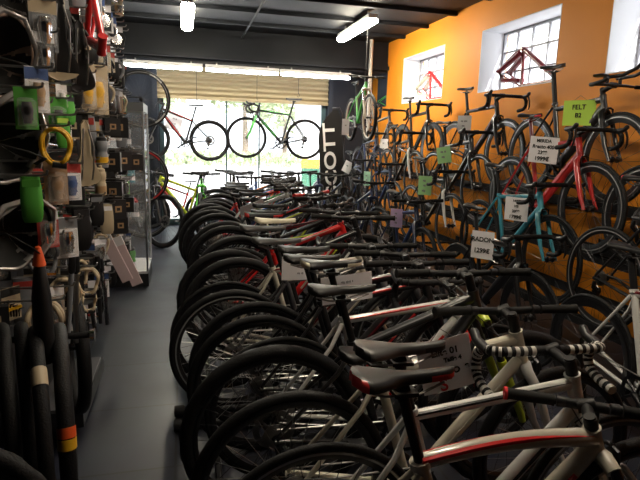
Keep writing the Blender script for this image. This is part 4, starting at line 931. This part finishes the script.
# grey bundled locks and pumps standing low
for i, (px, py, X, m_, lab) in enumerate(((70, 300, -.47, 'greyplastic', 'long grey frame pump hanging low on the accessory wall'), (76, 300, -.45, 'steel', 'thin steel frame pump beside the grey one'), (99, 290, -.46, 'blackplastic', 'black frame pump low beside the beige locks'), (104, 292, -.44, 'chrome', 'chrome frame pump low beside the black one'), (93, 318, -.48, 'chrome', 'short chrome pump lowest on the accessory wall'))):
    t = thing('frame_pump', lab, 'pump', tuple(at_x(px, py, X)), rot=(0, R_(6-3*i), 0))
    L = .19 if i != 4 else .08
    part('barrel', MB().rod((0, 0, -L), (0, 0, L*.6), .011, n=12), K[m_], t); part('handle', MB().sweep([(0, 0, L*.6), (0, 0, L*.65), (0, 0, L)], [.008, .015, .014], 12), K['blackplastic'], t)

# ================================================================== OUTSIDE
m_pave = mat('pale pavement', (.62, .60, .58), .8, noise=(2, .1)); m_wallw = mat('white street wall', (.8, .8, .8), .8)
struct('floor_outside', MB().box((-14, YB+.12, -.1), (18, 34, -.02)), m_pave)
m_leaf = mat('sunlit leaves', (.34, .42, .22), .6, noise=(6, .4)); m_bark = mat('bark', (.2, .15, .1), .9)
def tree(label, x, y, h, r, seed):
    rr = random.Random(seed); t = thing('street_tree', label, 'tree', (x, y, -.02))
    part('trunk', MB().sweep([(0, 0, 0), (.05, 0, h*.4), (0, .05, h*.75)], [.14, .11, .05], 8), m_bark, t)
    vs = []; fs = []
    for i in range(1500):
        d = V((rr.gauss(0, 1), rr.gauss(0, 1), rr.gauss(0, 1))).normalized()*(r*rr.uniform(.35, 1)**.5)*(1+.25*math.sin(i*.7))
        c = V((0, 0, h))+V((d.x, d.y, d.z*.8)); a = V((rr.uniform(-1, 1), rr.uniform(-1, 1), rr.uniform(-1, 1))).normalized()*.16; b = a.cross(V((rr.uniform(-1, 1), rr.uniform(-1, 1), .3))).normalized()*.10
        k = len(vs); vs += [c-a, c+b, c+a, c-b]; fs.append((k, k+1, k+2, k+3))
    mb = MB(); mb.add(vs, fs, 0, False); part('foliage', mb, m_leaf, t)
tree('leafy tree across the street on the left of the shop window', -1.6, 19, 3.6, 1.7, 1)
tree('leafy tree across the street right of the first', 2.3, 21, 4.0, 1.7, 2)
tree('farther tree across the street seen behind the hung green bike', 4.6, 25, 3.6, 2.0, 5)
t = thing('street_wall', 'low pale wall with a planted strip across the street', 'wall', (2, 17, -.02)); part('masonry', MB().box((-7, -.1, 0), (4, .1, .75)), m_wallw, t)
vs = []; fs = []; rr = random.Random(9)
for i in range(900):
    c = V((rr.uniform(-6.9, 1.6), rr.uniform(-.5, .1), .7+rr.uniform(0, .35))); a = V((rr.uniform(-1, 1), rr.uniform(-1, 1), 1)).normalized()*.12; b = a.cross(V((rr.uniform(-1, 1), 1, .3))).normalized()*.06
    k = len(vs); vs += [c-a, c+b, c+a, c-b]; fs.append((k, k+1, k+2, k+3))
mb = MB(); mb.add(vs, fs, 0, False); o = part('planting', mb, m_leaf, t)
t = thing('kiosk', 'white kiosk with green base and yellow band across the street', 'building', (5.0, 17.5, -.02))
part('wall', MB().box((-1.3, -.6, .9), (1.4, .6, 2.6)), m_wallw, t); part('green_base', MB().box((-1.3, -.62, 0), (1.4, .6, .62)), mat('dark green street paint', (.02, .13, .07), .6), t); part('yellow_band', MB().box((-1.32, -.64, .62), (1.42, .62, .9)), K['yellow'], t)
part('window', MB().box((-.7, -.63, 1.2), (-.1, -.58, 1.8)), m_frame, t); part('roof', MB().box((-1.5, -.9, 2.6), (1.6, .8, 2.75)), m_wallw, t)

# ================================================================== LIGHT
wd = bpy.data.worlds.new('sky'); bpy.context.scene.world = wd; wd.use_nodes = True
bg = wd.node_tree.nodes['Background']; bg.inputs[0].default_value = (.90, .95, 1, 1); bg.inputs[1].default_value = 2.8
sl = bpy.data.lights.new('sun', 'SUN'); sl.energy = 9; sl.angle = .02; so = bpy.data.objects.new('sun', sl); C.objects.link(so); so.rotation_euler = (R_(42), 0, R_(25))
sc = bpy.context.scene
sc.view_settings.view_transform = 'Standard'; sc.view_settings.look = 'None'; sc.view_settings.gamma = 1; sc.view_settings.use_curve_mapping = False
sc.view_settings.exposure = 0.45
sc.render.film_transparent = False
sc.cycles.use_denoising = True; sc.cycles.max_bounces = 8; sc.cycles.transparent_max_bounces = 24; sc.cycles.caustics_reflective = False; sc.cycles.caustics_refractive = False
